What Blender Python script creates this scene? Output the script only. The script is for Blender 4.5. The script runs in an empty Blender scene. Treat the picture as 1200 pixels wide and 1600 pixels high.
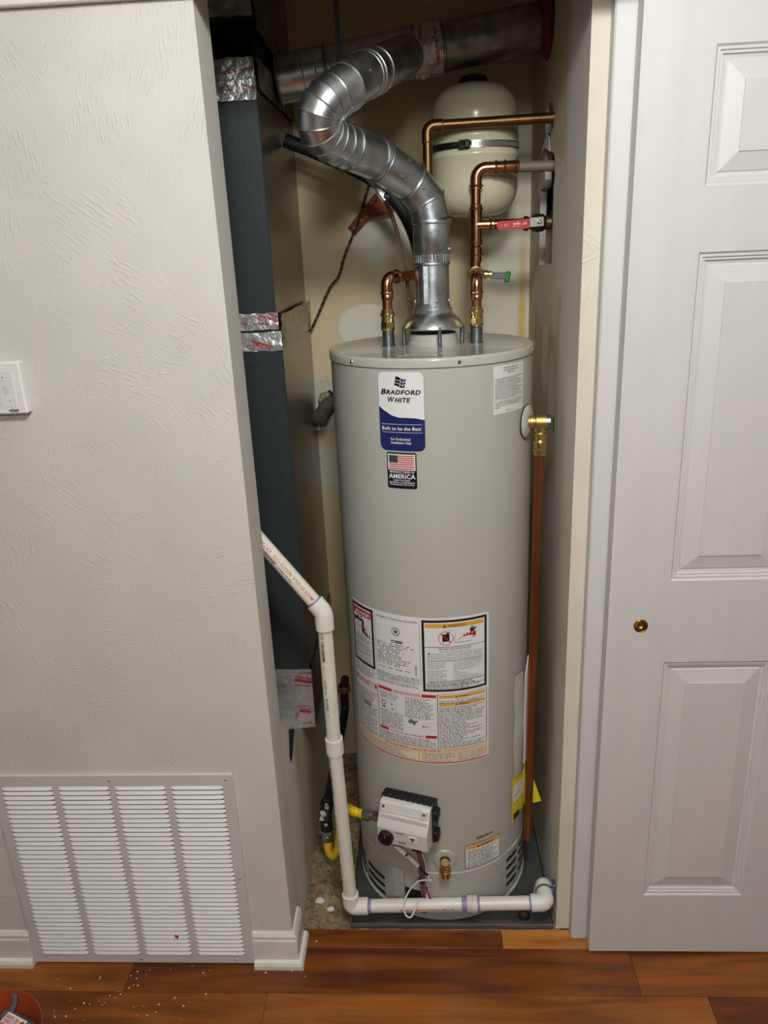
import bpy, math, random
from math import sin, cos, pi, radians
from mathutils import Vector, Matrix
from mathutils.geometry import tessellate_polygon

scene = bpy.context.scene
COL = scene.collection

# ------------------------------------------------------------------ camera
cam_data = bpy.data.cameras.new('camera')
cam_data.sensor_fit = 'VERTICAL'
cam_data.sensor_height = 36.0
cam_data.sensor_width = 27.0
cam_data.lens = 1203.1 / 1600.0 * 36.0
cam_data.clip_start = 0.02
cam = bpy.data.objects.new('camera', cam_data)
COL.objects.link(cam)
C_ = Vector((0.0, -1.42909, 1.67400))
R_ = Vector((0.998129, 0.043770, -0.042690))
U_ = Vector((0.025947, 0.328990, 0.943977))
F_ = Vector((-0.055362, 0.943318, -0.327239))
cam.matrix_world = Matrix(((R_.x, U_.x, -F_.x, C_.x), (R_.y, U_.y, -F_.y, C_.y),
                           (R_.z, U_.z, -F_.z, C_.z), (0, 0, 0, 1)))
scene.camera = cam

# ------------------------------------------------------------------ world, lights, exposure
world = bpy.data.worlds.new('world')
scene.world = world
world.use_nodes = True
world.node_tree.nodes['Background'].inputs[0].default_value = (0.80, 0.82, 0.85, 1)
world.node_tree.nodes['Background'].inputs[1].default_value = 0.05

def soft_lamp(name, loc, radius, power, color=(1, 1, 1)):
    """a soft point light just under the ceiling"""
    l = bpy.data.lights.new(name, 'POINT')
    l.shadow_soft_size = radius
    l.energy = power
    l.color = color
    o = bpy.data.objects.new(name, l)
    COL.objects.link(o)
    o.location = loc
    return o

soft_lamp('ceiling_lamp_light', (0.12, -1.10, 2.39), 0.12, 68.0, (0.97, 1.0, 0.985))
soft_lamp('room_fill_light', (0.1, -2.60, 2.33), 0.14, 50.0, (0.97, 1.0, 0.985))  # unseen fill light added behind the camera to brighten the closet

vs = scene.view_settings
vs.view_transform = 'Standard'
vs.look = 'None'
vs.exposure = 0.0
vs.gamma = 1.0
vs.use_curve_mapping = False

# ------------------------------------------------------------------ helpers
def lin(c):
    return tuple(((v / 255.0) / 12.92 if v / 255.0 <= 0.04045 else ((v / 255.0 + 0.055) / 1.055) ** 2.4) for v in c)

MATS = {}
def mat(name, rgb, rough=0.5, metal=0.0, var=0.06, vscale=12.0, bump=0.0, bscale=60.0, coat=0.0, stretch=None, rough_var=0.0, trans=0.0):
    """procedural principled material: base colour modulated by noise, optional bump"""
    if name in MATS:
        return MATS[name]
    m = bpy.data.materials.new(name)
    m.use_nodes = True
    nt = m.node_tree
    N, L = nt.nodes, nt.links
    b = N['Principled BSDF']
    base = lin(rgb)
    tc = N.new('ShaderNodeTexCoord')
    mp = N.new('ShaderNodeMapping')
    if stretch:
        mp.inputs['Scale'].default_value = stretch
    L.new(tc.outputs['Object'], mp.inputs['Vector'])
    nz = N.new('ShaderNodeTexNoise')
    nz.inputs['Scale'].default_value = vscale
    nz.inputs['Detail'].default_value = 4
    L.new(mp.outputs[0], nz.inputs['Vector'])
    rp = N.new('ShaderNodeValToRGB')
    rp.color_ramp.elements[0].position = 0.3
    rp.color_ramp.elements[1].position = 0.7
    rp.color_ramp.elements[0].color = tuple(max(0, v * (1 - var)) for v in base) + (1,)
    rp.color_ramp.elements[1].color = tuple(min(1, v * (1 + var)) for v in base) + (1,)
    L.new(nz.outputs['Fac'], rp.inputs[0])
    L.new(rp.outputs[0], b.inputs['Base Color'])
    b.inputs['Roughness'].default_value = rough
    b.inputs['Metallic'].default_value = metal
    if rough_var:
        mr = N.new('ShaderNodeMapRange')
        mr.inputs['To Min'].default_value = max(0.03, rough - rough_var)
        mr.inputs['To Max'].default_value = min(1, rough + rough_var)
        L.new(nz.outputs['Fac'], mr.inputs['Value'])
        L.new(mr.outputs[0], b.inputs['Roughness'])
    if coat:
        b.inputs['Coat Weight'].default_value = coat
        b.inputs['Coat Roughness'].default_value = 0.12
    if trans:
        b.inputs['Transmission Weight'].default_value = trans
    if bump:
        n2 = N.new('ShaderNodeTexNoise')
        n2.inputs['Scale'].default_value = bscale
        n2.inputs['Detail'].default_value = 3
        L.new(tc.outputs['Object'], n2.inputs['Vector'])
        bp = N.new('ShaderNodeBump')
        bp.inputs['Strength'].default_value = bump
        bp.inputs['Distance'].default_value = 0.01
        L.new(n2.outputs['Fac'], bp.inputs['Height'])
        L.new(bp.outputs[0], b.inputs['Normal'])
    MATS[name] = m
    return m

def wall_material(name, rgb, bump=0.35, patches=(), rough=0.75, dirt=None, bands=(), var=0.05):
    """painted plaster with a trowelled relief; patches = (centre, radii, rgb, softness) tinted areas of their own shape"""
    m = bpy.data.materials.new(name)
    m.use_nodes = True
    nt = m.node_tree
    N, L = nt.nodes, nt.links
    b = N['Principled BSDF']
    b.inputs['Roughness'].default_value = rough
    geo = N.new('ShaderNodeNewGeometry')
    P = geo.outputs['Position']
    base = lin(rgb)
    nz = N.new('ShaderNodeTexNoise')
    nz.inputs['Scale'].default_value = 5
    nz.inputs['Detail'].default_value = 5
    L.new(P, nz.inputs['Vector'])
    rp = N.new('ShaderNodeValToRGB')
    rp.color_ramp.elements[0].position = 0.3
    rp.color_ramp.elements[1].position = 0.7
    rp.color_ramp.elements[0].color = tuple(v * (1 - var) for v in base) + (1,)
    rp.color_ramp.elements[1].color = tuple(min(1, v * (1 + var)) for v in base) + (1,)
    L.new(nz.outputs['Fac'], rp.inputs[0])
    cur = rp.outputs[0]
    dn = N.new('ShaderNodeTexNoise')
    dn.inputs['Scale'].default_value = 14
    dn.inputs['Detail'].default_value = 6
    L.new(P, dn.inputs['Vector'])
    for (c, r, col, soft, ragged) in patches:
        sub = N.new('ShaderNodeVectorMath'); sub.operation = 'SUBTRACT'
        L.new(P, sub.inputs[0]); sub.inputs[1].default_value = c
        dv = N.new('ShaderNodeVectorMath'); dv.operation = 'DIVIDE'
        L.new(sub.outputs[0], dv.inputs[0]); dv.inputs[1].default_value = r
        ln = N.new('ShaderNodeVectorMath'); ln.operation = 'LENGTH'
        L.new(dv.outputs[0], ln.inputs[0])
        ad = N.new('ShaderNodeMath'); ad.operation = 'MULTIPLY_ADD'
        L.new(dn.outputs['Fac'], ad.inputs[0]); ad.inputs[1].default_value = ragged
        L.new(ln.outputs['Value'], ad.inputs[2])
        mr = N.new('ShaderNodeMapRange')
        mr.inputs['From Min'].default_value = 1.0 + ragged * 0.5 - soft
        mr.inputs['From Max'].default_value = 1.0 + ragged * 0.5 + soft
        mr.inputs['To Min'].default_value = 1.0
        mr.inputs['To Max'].default_value = 0.0
        L.new(ad.outputs[0], mr.inputs['Value'])
        mx = N.new('ShaderNodeMix'); mx.data_type = 'RGBA'
        L.new(mr.outputs[0], mx.inputs['Factor'])
        L.new(cur, mx.inputs[6])
        mx.inputs[7].default_value = lin(col) + (1,)
        cur = mx.outputs[2]
    L.new(cur, b.inputs['Base Color'])
    # brush strokes: each patch of the wall is stroked in a direction of its own
    vo = N.new('ShaderNodeTexVoronoi'); vo.inputs['Scale'].default_value = 7.0
    wob = N.new('ShaderNodeVectorMath'); wob.operation = 'MULTIPLY_ADD'
    L.new(nz.outputs['Color'], wob.inputs[0]); wob.inputs[1].default_value = (0.12, 0.12, 0.12); L.new(P, wob.inputs[2])
    L.new(wob.outputs[0], vo.inputs['Vector'])
    rot = N.new('ShaderNodeVectorRotate'); rot.rotation_type = 'Y_AXIS'
    ang = N.new('ShaderNodeMath'); ang.operation = 'MULTIPLY'; ang.inputs[1].default_value = 6.0
    L.new(vo.outputs['Color'], ang.inputs[0]); L.new(ang.outputs[0], rot.inputs['Angle']); L.new(P, rot.inputs['Vector'])
    mpp = N.new('ShaderNodeMapping'); mpp.inputs['Scale'].default_value = (38.0, 130.0, 190.0)
    L.new(rot.outputs[0], mpp.inputs['Vector'])
    n1 = N.new('ShaderNodeTexNoise'); n1.inputs['Scale'].default_value = 1.0; n1.inputs['Detail'].default_value = 2
    L.new(mpp.outputs[0], n1.inputs['Vector'])
    r0 = N.new('ShaderNodeMapRange'); r0.inputs['From Min'].default_value = 0.52; r0.inputs['From Max'].default_value = 0.72
    L.new(n1.outputs['Fac'], r0.inputs['Value'])
    r1 = N.new('ShaderNodeMath'); r1.operation = 'MULTIPLY'
    mk = N.new('ShaderNodeMapRange'); mk.inputs['From Min'].default_value = 0.42; mk.inputs['From Max'].default_value = 0.62
    L.new(dn.outputs['Fac'], mk.inputs['Value']); L.new(r0.outputs[0], r1.inputs[0]); L.new(mk.outputs[0], r1.inputs[1])
    n2 = N.new('ShaderNodeTexNoise'); n2.inputs['Scale'].default_value = 260; n2.inputs['Detail'].default_value = 2
    L.new(P, n2.inputs['Vector'])
    sm = N.new('ShaderNodeMath'); sm.operation = 'MULTIPLY_ADD'
    L.new(n2.outputs['Fac'], sm.inputs[0]); sm.inputs[1].default_value = 0.22; L.new(r1.outputs[0], sm.inputs[2])
    bp = N.new('ShaderNodeBump'); bp.inputs['Strength'].default_value = bump; bp.inputs['Distance'].default_value = 0.0025
    L.new(sm.outputs[0], bp.inputs['Height']); L.new(bp.outputs[0], b.inputs['Normal'])
    MATS[name] = m
    return m

def wood_material(name, dark, light, seed):
    m = bpy.data.materials.new(name); m.use_nodes = True
    nt = m.node_tree; N, L = nt.nodes, nt.links
    b = N['Principled BSDF']
    geo = N.new('ShaderNodeNewGeometry')
    mp = N.new('ShaderNodeMapping'); mp.inputs['Location'].default_value = (seed * 3.7, seed * 1.3, 0)
    mp.inputs['Scale'].default_value = (3.0, 26.0, 26.0)
    L.new(geo.outputs['Position'], mp.inputs['Vector'])
    nz = N.new('ShaderNodeTexNoise'); nz.inputs['Scale'].default_value = 1.0; nz.inputs['Detail'].default_value = 5
    nz.inputs['Distortion'].default_value = 0.8
    L.new(mp.outputs[0], nz.inputs['Vector'])
    rp = N.new('ShaderNodeValToRGB'); e = rp.color_ramp.elements
    e[0].position = 0.36; e[1].position = 0.66
    e[0].color = lin(dark) + (1,); e[1].color = lin(light) + (1,)
    L.new(nz.outputs['Fac'], rp.inputs[0])
    n2 = N.new('ShaderNodeTexNoise'); n2.inputs['Scale'].default_value = 90; n2.inputs['Detail'].default_value = 2
    mp2 = N.new('ShaderNodeMapping'); mp2.inputs['Scale'].default_value = (0.12, 1, 1)
    L.new(geo.outputs['Position'], mp2.inputs['Vector']); L.new(mp2.outputs[0], n2.inputs['Vector'])
    mx = N.new('ShaderNodeMix'); mx.data_type = 'RGBA'; mx.blend_type = 'MULTIPLY'; mx.inputs['Factor'].default_value = 0.3
    L.new(rp.outputs[0], mx.inputs[6]); L.new(n2.outputs['Fac'], mx.inputs[7])
    L.new(mx.outputs[2], b.inputs['Base Color'])
    b.inputs['Roughness'].default_value = 0.3
    MATS[name] = m
    return m

class MB:
    """collects geometry in world coordinates; build() links it as one mesh object"""
    def __init__(s):
        s.v = []; s.f = []; s.fm = []; s.mi = 0
    def add(s, vs_, fs_):
        o = len(s.v)
        s.v += [tuple(p) for p in vs_]
        for f in fs_:
            s.f.append(tuple(i + o for i in f)); s.fm.append(s.mi)
        return s
    def box(s, x0, x1, y0, y1, z0, z1, b=0.0):
        if b <= 0:
            vs_ = [(x, y, z) for x in (x0, x1) for y in (y0, y1) for z in (z0, z1)]
            return s.add(vs_, [(0, 1, 3, 2), (4, 6, 7, 5), (0, 4, 5, 1), (2, 3, 7, 6), (0, 2, 6, 4), (1, 5, 7, 3)])
        return s.obox(Vector(((x0 + x1) / 2, (y0 + y1) / 2, (z0 + z1) / 2)), Vector((1, 0, 0)), Vector((0, 1, 0)), Vector((0, 0, 1)),
                      (x1 - x0) / 2, (y1 - y0) / 2, (z1 - z0) / 2, b)
    def obox(s, c, ax, ay, az, hx, hy, hz, b=0.0):
        """oriented box with chamfered edges"""
        c = Vector(c); ax = Vector(ax).normalized(); ay = Vector(ay).normalized(); az = Vector(az).normalized()
        b = min(b, hx * .98, hy * .98, hz * .98)
        if b <= 0:
            vs_ = [c + ax * x + ay * y + az * z for x in (-hx, hx) for y in (-hy, hy) for z in (-hz, hz)]
            return s.add(vs_, [(0, 1, 3, 2), (4, 6, 7, 5), (0, 4, 5, 1), (2, 3, 7, 6), (0, 2, 6, 4), (1, 5, 7, 3)])
        idx = {}; vs_ = []
        for sx in (-1, 1):
            for sy in (-1, 1):
                for sz in (-1, 1):
                    for k, (dx, dy, dz) in enumerate(((0, b, b), (b, 0, b), (b, b, 0))):
                        idx[(sx, sy, sz, k)] = len(vs_)
                        vs_.append(c + ax * sx * (hx - dx) + ay * sy * (hy - dy) + az * sz * (hz - dz))
        fs_ = []
        I = idx
        for sg in (-1, 1):
            q = [I[(sg, -1, -1, 0)], I[(sg, 1, -1, 0)], I[(sg, 1, 1, 0)], I[(sg, -1, 1, 0)]]
            fs_.append(q if sg > 0 else q[::-1])
            q = [I[(-1, sg, -1, 1)], I[(-1, sg, 1, 1)], I[(1, sg, 1, 1)], I[(1, sg, -1, 1)]]
            fs_.append(q if sg > 0 else q[::-1])
            q = [I[(-1, -1, sg, 2)], I[(1, -1, sg, 2)], I[(1, 1, sg, 2)], I[(-1, 1, sg, 2)]]
            fs_.append(q if sg > 0 else q[::-1])
        for a in (-1, 1):
            for e in (-1, 1):
                q = [I[(a, e, -1, 0)], I[(a, e, -1, 1)], I[(a, e, 1, 1)], I[(a, e, 1, 0)]]
                fs_.append(q if a * e < 0 else q[::-1])
                q = [I[(a, -1, e, 0)], I[(a, 1, e, 0)], I[(a, 1, e, 2)], I[(a, -1, e, 2)]]
                fs_.append(q if a * e > 0 else q[::-1])
                q = [I[(-1, a, e, 1)], I[(-1, a, e, 2)], I[(1, a, e, 2)], I[(1, a, e, 1)]]
                fs_.append(q if a * e > 0 else q[::-1])
        for sx in (-1, 1):
            for sy in (-1, 1):
                for sz in (-1, 1):
                    q = [I[(sx, sy, sz, k)] for k in range(3)]
                    fs_.append(q if sx * sy * sz > 0 else q[::-1])
        return s.add(vs_, fs_)
    def tube(s, pts, r, seg=20, caps=True, up=None):
        """swept circle along pts; r a number or a list"""
        pts = [Vector(p) for p in pts]
        n = len(pts)
        rr = [r] * n if not hasattr(r, '__len__') else list(r)
        tang = []
        for i in range(n):
            a = pts[max(0, i - 1)]; c = pts[min(n - 1, i + 1)]
            t = (c - a)
            if t.length < 1e-9:
                t = tang[-1] if tang else Vector((0, 0, 1))
            tang.append(t.normalized())
        u = Vector(up) if up else (Vector((0, 0, 1)) if abs(tang[0].z) < 0.9 else Vector((1, 0, 0)))
        u = (u - tang[0] * u.dot(tang[0])).normalized()
        o = len(s.v)
        for i in range(n):
            t = tang[i]
            u = (u - t * u.dot(t)).normalized()
            w = t.cross(u)
            for k in range(seg):
                a = 2 * pi * k / seg
                s.v.append(tuple(pts[i] + (u * cos(a) + w * sin(a)) * rr[i]))
        for i in range(n - 1):
            for k in range(seg):
                k2 = (k + 1) % seg
                s.f.append((o + i * seg + k, o + i * seg + k2, o + (i + 1) * seg + k2, o + (i + 1) * seg + k)); s.fm.append(s.mi)
        if caps:
            s.f.append(tuple(o + k for k in range(seg))[::-1]); s.fm.append(s.mi)
            s.f.append(tuple(o + (n - 1) * seg + k for k in range(seg))); s.fm.append(s.mi)
        return s
    def lathe(s, prof, c, axis=(0, 0, 1), seg=32, a0=0.0, a1=2 * pi, ref=None):
        """prof: list of (radius, height along axis)"""
        c = Vector(c); ax = Vector(axis).normalized()
        u = Vector(ref) if ref else (Vector((1, 0, 0)) if abs(ax.x) < 0.9 else Vector((0, 1, 0)))
        u = (u - ax * u.dot(ax)).normalized(); w = ax.cross(u)
        full = abs(a1 - a0 - 2 * pi) < 1e-6
        cols = seg if full else seg + 1
        o = len(s.v)
        for (r, h) in prof:
            for k in range(cols):
                a = a0 + (a1 - a0) * k / seg
                s.v.append(tuple(c + ax * h + (u * cos(a) + w * sin(a)) * max(r, 1e-5)))
        for i in range(len(prof) - 1):
            for k in range(seg):
                k2 = (k + 1) % cols
                s.f.append((o + i * cols + k, o + i * cols + k2, o + (i + 1) * cols + k2, o + (i + 1) * cols + k)); s.fm.append(s.mi)
        return s
    def torus(s, c, axis, R, r, seg=28, rs=8):
        prof = [(R + r * cos(2 * pi * k / rs), r * sin(2 * pi * k / rs)) for k in range(rs + 1)]
        return s.lathe(prof, c, axis, seg)
    def prism(s, poly, mapf, d0, d1):
        """poly: 2d list; mapf(u,v,d)->3d; closed prism between depths"""
        n = len(poly)
        vs_ = [mapf(u, v, d0) for u, v in poly] + [mapf(u, v, d1) for u, v in poly]
        tri = tessellate_polygon([[Vector((u, v, 0)) for u, v in poly]])
        fs_ = [tuple(t) for t in tri] + [tuple(i + n for i in t)[::-1] for t in tri]
        fs_ += [(i, (i + 1) % n, n + (i + 1) % n, n + i) for i in range(n)]
        return s.add(vs_, fs_)
    def slab_holes(s, outer, holes, mapf, d0, d1, hole_mi=None):
        loops = [outer] + list(holes)
        flat = [p for l in loops for p in l]
        tri = tessellate_polygon([[Vector((u, v, 0)) for u, v in l] for l in loops])
        n = len(flat)
        s.add([mapf(u, v, d0) for u, v in flat] + [mapf(u, v, d1) for u, v in flat],
              [tuple(t) for t in tri] + [tuple(i + n for i in t)[::-1] for t in tri])
        base = len(s.v) - 2 * n
        k = 0
        for li, l in enumerate(loops):
            m_ = len(l)
            for i in range(m_):
                a = base + k + i; b_ = base + k + (i + 1) % m_
                s.f.append((a, b_, b_ + n, a + n)); s.fm.append(hole_mi if (li > 0 and hole_mi is not None) else s.mi)
            k += m_
        return s
    def build(s, name, material, parent=None, smooth=True, angle=35, recalc=True):
        if not s.v:
            return None
        xs = [p[0] for p in s.v]; ys = [p[1] for p in s.v]; zs = [p[2] for p in s.v]
        c = Vector(((min(xs) + max(xs)) / 2, (min(ys) + max(ys)) / 2, (min(zs) + max(zs)) / 2))
        me = bpy.data.meshes.new(name)
        me.from_pydata([tuple(Vector(p) - c) for p in s.v], [], s.f)
        mats_ = material if isinstance(material, (list, tuple)) else [material]
        for m in mats_:
            me.materials.append(m)
        if len(mats_) > 1:
            me.polygons.foreach_set('material_index', s.fm)
        me.validate()
        if recalc:
            import bmesh
            bm = bmesh.new(); bm.from_mesh(me)
            bmesh.ops.recalc_face_normals(bm, faces=bm.faces)
            bm.to_mesh(me); bm.free()
        if smooth:
            me.shade_smooth()
            me.set_sharp_from_angle(angle=radians(angle))
        o = bpy.data.objects.new(name, me)
        COL.objects.link(o)
        WORLD[o.name] = c
        o.location = c
        if parent is not None:
            o.parent = parent
            o.location = c - WORLD[parent.name]
        return o

WORLD = {}
def thing(name, label, cat, loc=(0, 0, 0), group=None):
    o = bpy.data.objects.new(name, None)
    COL.objects.link(o)
    o.empty_display_size = 0.05
    o.location = loc
    WORLD[o.name] = Vector(loc)
    return tag(o, label, cat, group)
def tag(o, label, cat, group=None, kind=None):
    o['label'] = label; o['category'] = cat
    if group: o['group'] = group
    if kind: o['kind'] = kind
    return o
def struct(o, label=None, cat=None):
    o['kind'] = 'structure'
    if label: o['label'] = label
    if cat: o['category'] = cat
    return o
def copy_part(o, parent, world_loc):
    c = o.copy(); COL.objects.link(c)
    c.parent = parent
    WORLD[c.name] = Vector(world_loc)
    c.location = Vector(world_loc) - (WORLD[parent.name] if parent else Vector())
    return c

def fillet(pts, r, n=7):
    pts = [Vector(p) for p in pts]
    out = [pts[0]]
    for i in range(1, len(pts) - 1):
        p = pts[i]; a = pts[i - 1] - p; b = pts[i + 1] - p
        la, lb = a.length, b.length
        a.normalize(); b.normalize()
        ang = a.angle(b)
        rr = r[i - 1] if hasattr(r, '__len__') else r
        d = min(rr / math.tan(ang / 2), la * .49, lb * .49)
        rr = d * math.tan(ang / 2)
        bis = (a + b).normalized()
        cen = p + bis * (rr / sin(ang / 2))
        s0 = p + a * d - cen; s1 = p + b * d - cen
        tot = s0.angle(s1)
        ax = s0.cross(s1)
        if ax.length < 1e-12:
            out.append(p); continue
        ax.normalize()
        for k in range(n + 1):
            out.append(cen + Matrix.Rotation(tot * k / n, 3, ax) @ s0)
    out.append(pts[-1])
    return out

def smooth_path(pts, n=8):
    """Catmull-Rom through pts"""
    P = [Vector(p) for p in pts]
    P = [P[0] * 2 - P[1]] + P + [P[-1] * 2 - P[-2]]
    out = []
    for i in range(1, len(P) - 2):
        for k in range(n):
            t = k / n
            a, b, c, d = P[i - 1], P[i], P[i + 1], P[i + 2]
            out.append(0.5 * ((2 * b) + (c - a) * t + (2 * a - 5 * b + 4 * c - d) * t * t + (3 * b - a - 3 * c + d) * t ** 3))
    out.append(P[-2])
    return out

# flat print ------------------------------------------------------------------
_TXT = {}
def text_mesh(body, bold=0.0, shear=0.0, spacing=1.0):
    """glyph outlines as triangles, unit size, left aligned on the baseline"""
    key = (body, bold, shear, spacing)
    if key in _TXT:
        return _TXT[key]
    cu = bpy.data.curves.new('glyphs', 'FONT')
    cu.body = body; cu.size = 1.0; cu.offset = bold; cu.shear = shear; cu.space_character = spacing
    cu.resolution_u = 2; cu.fill_mode = 'FRONT'
    ob = bpy.data.objects.new('glyphs', cu)
    me = bpy.data.meshes.new_from_object(ob)
    v = [(p.co.x, p.co.y) for p in me.vertices]
    f = [tuple(p.vertices) for p in me.polygons]
    bpy.data.objects.remove(ob); bpy.data.curves.remove(cu); bpy.data.meshes.remove(me)
    _TXT[key] = (v, f)
    return v, f

class Print:
    """2d print laid on a surface through mapf(u, v, off)"""
    def __init__(s, mapf, du=0.008):
        s.m = mapf; s.du = du; s.g = {}
    def mb(s, col):
        if col in 'oR':                     # every bar is a piece of its own
            col = col + str(len(s.g))
        return s.g.setdefault(col, MB())
    def rect(s, col, u0, v0, u1, v1, off):
        n = max(1, int(math.ceil(abs(u1 - u0) / s.du)))
        vs_ = []; fs_ = []
        for i in range(n + 1):
            u = u0 + (u1 - u0) * i / n
            vs_ += [s.m(u, v0, off), s.m(u, v1, off)]
        for i in range(n):
            fs_.append((2 * i, 2 * i + 2, 2 * i + 3, 2 * i + 1))
        s.mb(col).add(vs_, fs_)
    def frame(s, col, u0, v0, u1, v1, w, off):
        s.rect(col, u0, v0, u1, v0 + w, off); s.rect(col, u0, v1 - w, u1, v1, off)
        s.rect(col, u0, v0 + w, u0 + w, v1 - w, off); s.rect(col, u1 - w, v0 + w, u1, v1 - w, off)
    def poly(s, col, pts, off):
        tri = tessellate_polygon([[Vector((u, v, 0)) for u, v in pts]])
        s.mb(col).add([s.m(u, v, off) for u, v in pts], [tuple(t) for t in tri])
    def ring(s, col, cu, cv, r0, r1, off, n=28):
        vs_ = []
        for k in range(n):
            a = 2 * pi * k / n
            vs_ += [s.m(cu + r0 * cos(a), cv + r0 * sin(a), off), s.m(cu + r1 * cos(a), cv + r1 * sin(a), off)]
        s.mb(col).add(vs_, [(2 * k, 2 * k + 1, 2 * ((k + 1) % n) + 1, 2 * ((k + 1) % n)) for k in range(n)])
    def disc(s, col, cu, cv, r, off, n=24):
        s.poly(col, [(cu + r * cos(2 * pi * k / n), cv + r * sin(2 * pi * k / n)) for k in range(n)], off)
    def text(s, col, body, u, v, size, off, bold=0.0, shear=0.0, align='L', width=None, rot=0.0, spacing=1.0):
        vv, ff = text_mesh(body, bold, shear, spacing)
        if not vv:
            return
        x0 = min(p[0] for p in vv); x1 = max(p[0] for p in vv)
        sx = size
        if width:
            sx = width / max(1e-6, (x1 - x0))
        sh = {'L': x0, 'C': (x0 + x1) / 2, 'R': x1}[align]
        cr, sr = cos(rot), sin(rot)
        out = []
        for (a, b) in vv:
            a = (a - sh) * sx; b = b * size
            out.append(s.m(u + a * cr - b * sr, v + a * sr + b * cr, off))
        s.mb(col).add(out, ff)
    def para(s, col, u0, v1, u1, pitch, lines, off, h=0.62, ragged=0.25, rng=None, bold=0.0):
        """small print: real lines when given strings, otherwise rows of word-sized dashes"""
        rng = rng or random.Random(int(abs(u0 * 9173 + v1 * 7919) * 1000))
        v = v1
        for ln_ in (lines if isinstance(lines, (list, tuple)) else range(lines)):
            v -= pitch
            if isinstance(ln_, str):
                if ln_:
                    vv, _ = text_mesh(ln_, bold)
                    w = (max(p[0] for p in vv) - min(p[0] for p in vv)) * pitch * 0.95
                    s.text(col, ln_, u0, v, pitch * 0.95, off, bold, width=min(w, u1 - u0))
                continue
            u = u0
            end = u1 - (u1 - u0) * ragged * rng.random() ** 2
            lw = pitch * 0.36
            while u < end - lw:
                for k in range(rng.randint(2, 8)):      # a word: letter-sized marks of uneven height
                    if u > end - lw:
                        break
                    t = rng.random()
                    top = h if t < 0.7 else min(0.95, h * 1.45)
                    s.rect(col, u, v + (0.0 if t < 0.92 else -0.16) * pitch, u + lw * rng.uniform(0.45, 0.85), v + pitch * top, off)
                    u += lw * 1.12
                u += pitch * 0.38
    def build(s, parent, mats, names=None):
        for col, mb in s.g.items():
            o = mb.build((names or {}).get(col[0], 'print'), mats[col[0]], parent, smooth=False, recalc=False)
            if len(mb.f) > 60:
                o['kind'] = 'stuff'

# ------------------------------------------------------------------ materials
PAINT = wall_material('wall_paint_grey', (206, 203, 194), bump=0.45)
PAINT_JAMB = wall_material('jamb_paint', (208, 205, 196), bump=0.18)
PAINT_STRIP = wall_material('cream_wall_paint', (214, 206, 190), bump=0.5)
CEIL = wall_material('ceiling_white', (225, 224, 220), bump=0.2)
ROOM = wall_material('room_paint', (118, 116, 112), bump=0.2)
CLOSET_BACK = wall_material('closet_back_paint', (206, 188, 152), bump=0.10, var=0.07, patches=(
    ((0.255, 0.83, 1.45), (0.075, 0.2, 0.62), (214, 207, 190), 0.12, 0.25),
    ((0.283, 0.83, 1.46), (0.010, 0.2, 0.22), (208, 182, 112), 0.5, 0.9),
    ((-0.30, 0.83, 1.045), (0.30, 0.2, 0.062), (206, 200, 184), 0.10, 0.25),
    ((-0.105, 0.83, 1.71), (0.085, 0.2, 0.075), (218, 212, 198), 0.14, 0.9),
    ((-0.155, 0.83, 1.455), (0.085, 0.2, 0.065), (220, 214, 200), 0.05, 0.2),
    ((-0.295, 0.83, 0.62), (0.20, 0.2, 0.23), (188, 166, 126), 0.5, 0.5),
    ((-0.33, 0.83, 1.20), (0.03, 0.2, 0.07), (60, 55, 46), 0.5, 0.9)))
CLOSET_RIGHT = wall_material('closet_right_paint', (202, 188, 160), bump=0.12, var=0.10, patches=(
    ((0.303, 0.12, 1.0), (0.2, 0.20, 2.6), (224, 220, 212), 0.12, 0.25),  # paler band towards the opening
    ((0.303, 0.52, 1.66), (0.2, 0.26, 0.20), (222, 215, 200), 0.10, 0.9),
    ((0.303, 0.52, 1.40), (0.2, 0.05, 0.10), (226, 221, 208), 0.10, 0.5),
    ((0.303, 0.42, 1.33), (0.2, 0.05, 0.09), (226, 221, 208), 0.10, 0.5),
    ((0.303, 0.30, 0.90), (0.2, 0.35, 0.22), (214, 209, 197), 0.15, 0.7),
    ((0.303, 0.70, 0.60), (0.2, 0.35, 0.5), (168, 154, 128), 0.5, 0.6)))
CLOSET_LEFT = wall_material('closet_left_paint', (192, 180, 154), bump=0.10, var=0.10, patches=(
    ((-0.355, 0.12, 0.22), (0.2, 0.12, 0.45), (220, 217, 210), 0.25, 0.6),
    ((-0.355, 0.32, 0.22), (0.2, 0.05, 0.22), (206, 198, 180), 0.35, 0.9)))
GYPSUM = mat('gypsum', (188, 183, 170), 0.9, var=0.1, bump=0.5, bscale=90)
WHITE_TRIM = mat('trim_white', (222, 220, 214), 0.38, var=0.03, vscale=6, bump=0.06, bscale=40)
DOOR_WHITE = mat('door_white', (206, 203, 199), 0.42, var=0.025, vscale=3, bump=0.10, bscale=30, stretch=(8, 1, 1))
CASING_WHITE = mat('casing_white', (208, 205, 203), 0.42, var=0.02, vscale=6, bump=0.1, bscale=30)
BASE_WHITE = mat('baseboard_white', (222, 217, 208), 0.42, var=0.05, vscale=16)
DARK = mat('cavity_shade', (16, 14, 12), 0.9)  # near black stands for the shade inside holes and gaps
HEATER = mat('heater_enamel', (179, 177, 168), 0.34, var=0.02, vscale=4, bump=0.02, bscale=9)
HEATER_LID = mat('heater_lid_enamel', (180, 178, 169), 0.11, var=0.02, vscale=4)
GALV = mat('galvanised_steel', (200, 205, 209), 0.34, 1.0, var=0.22, vscale=34, bump=0.05, bscale=70, rough_var=0.12)
GALV_OLD = mat('galvanised_old', (150, 146, 138), 0.42, 1.0, var=0.45, vscale=26, bump=0.15, bscale=60, rough_var=0.15)
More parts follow.
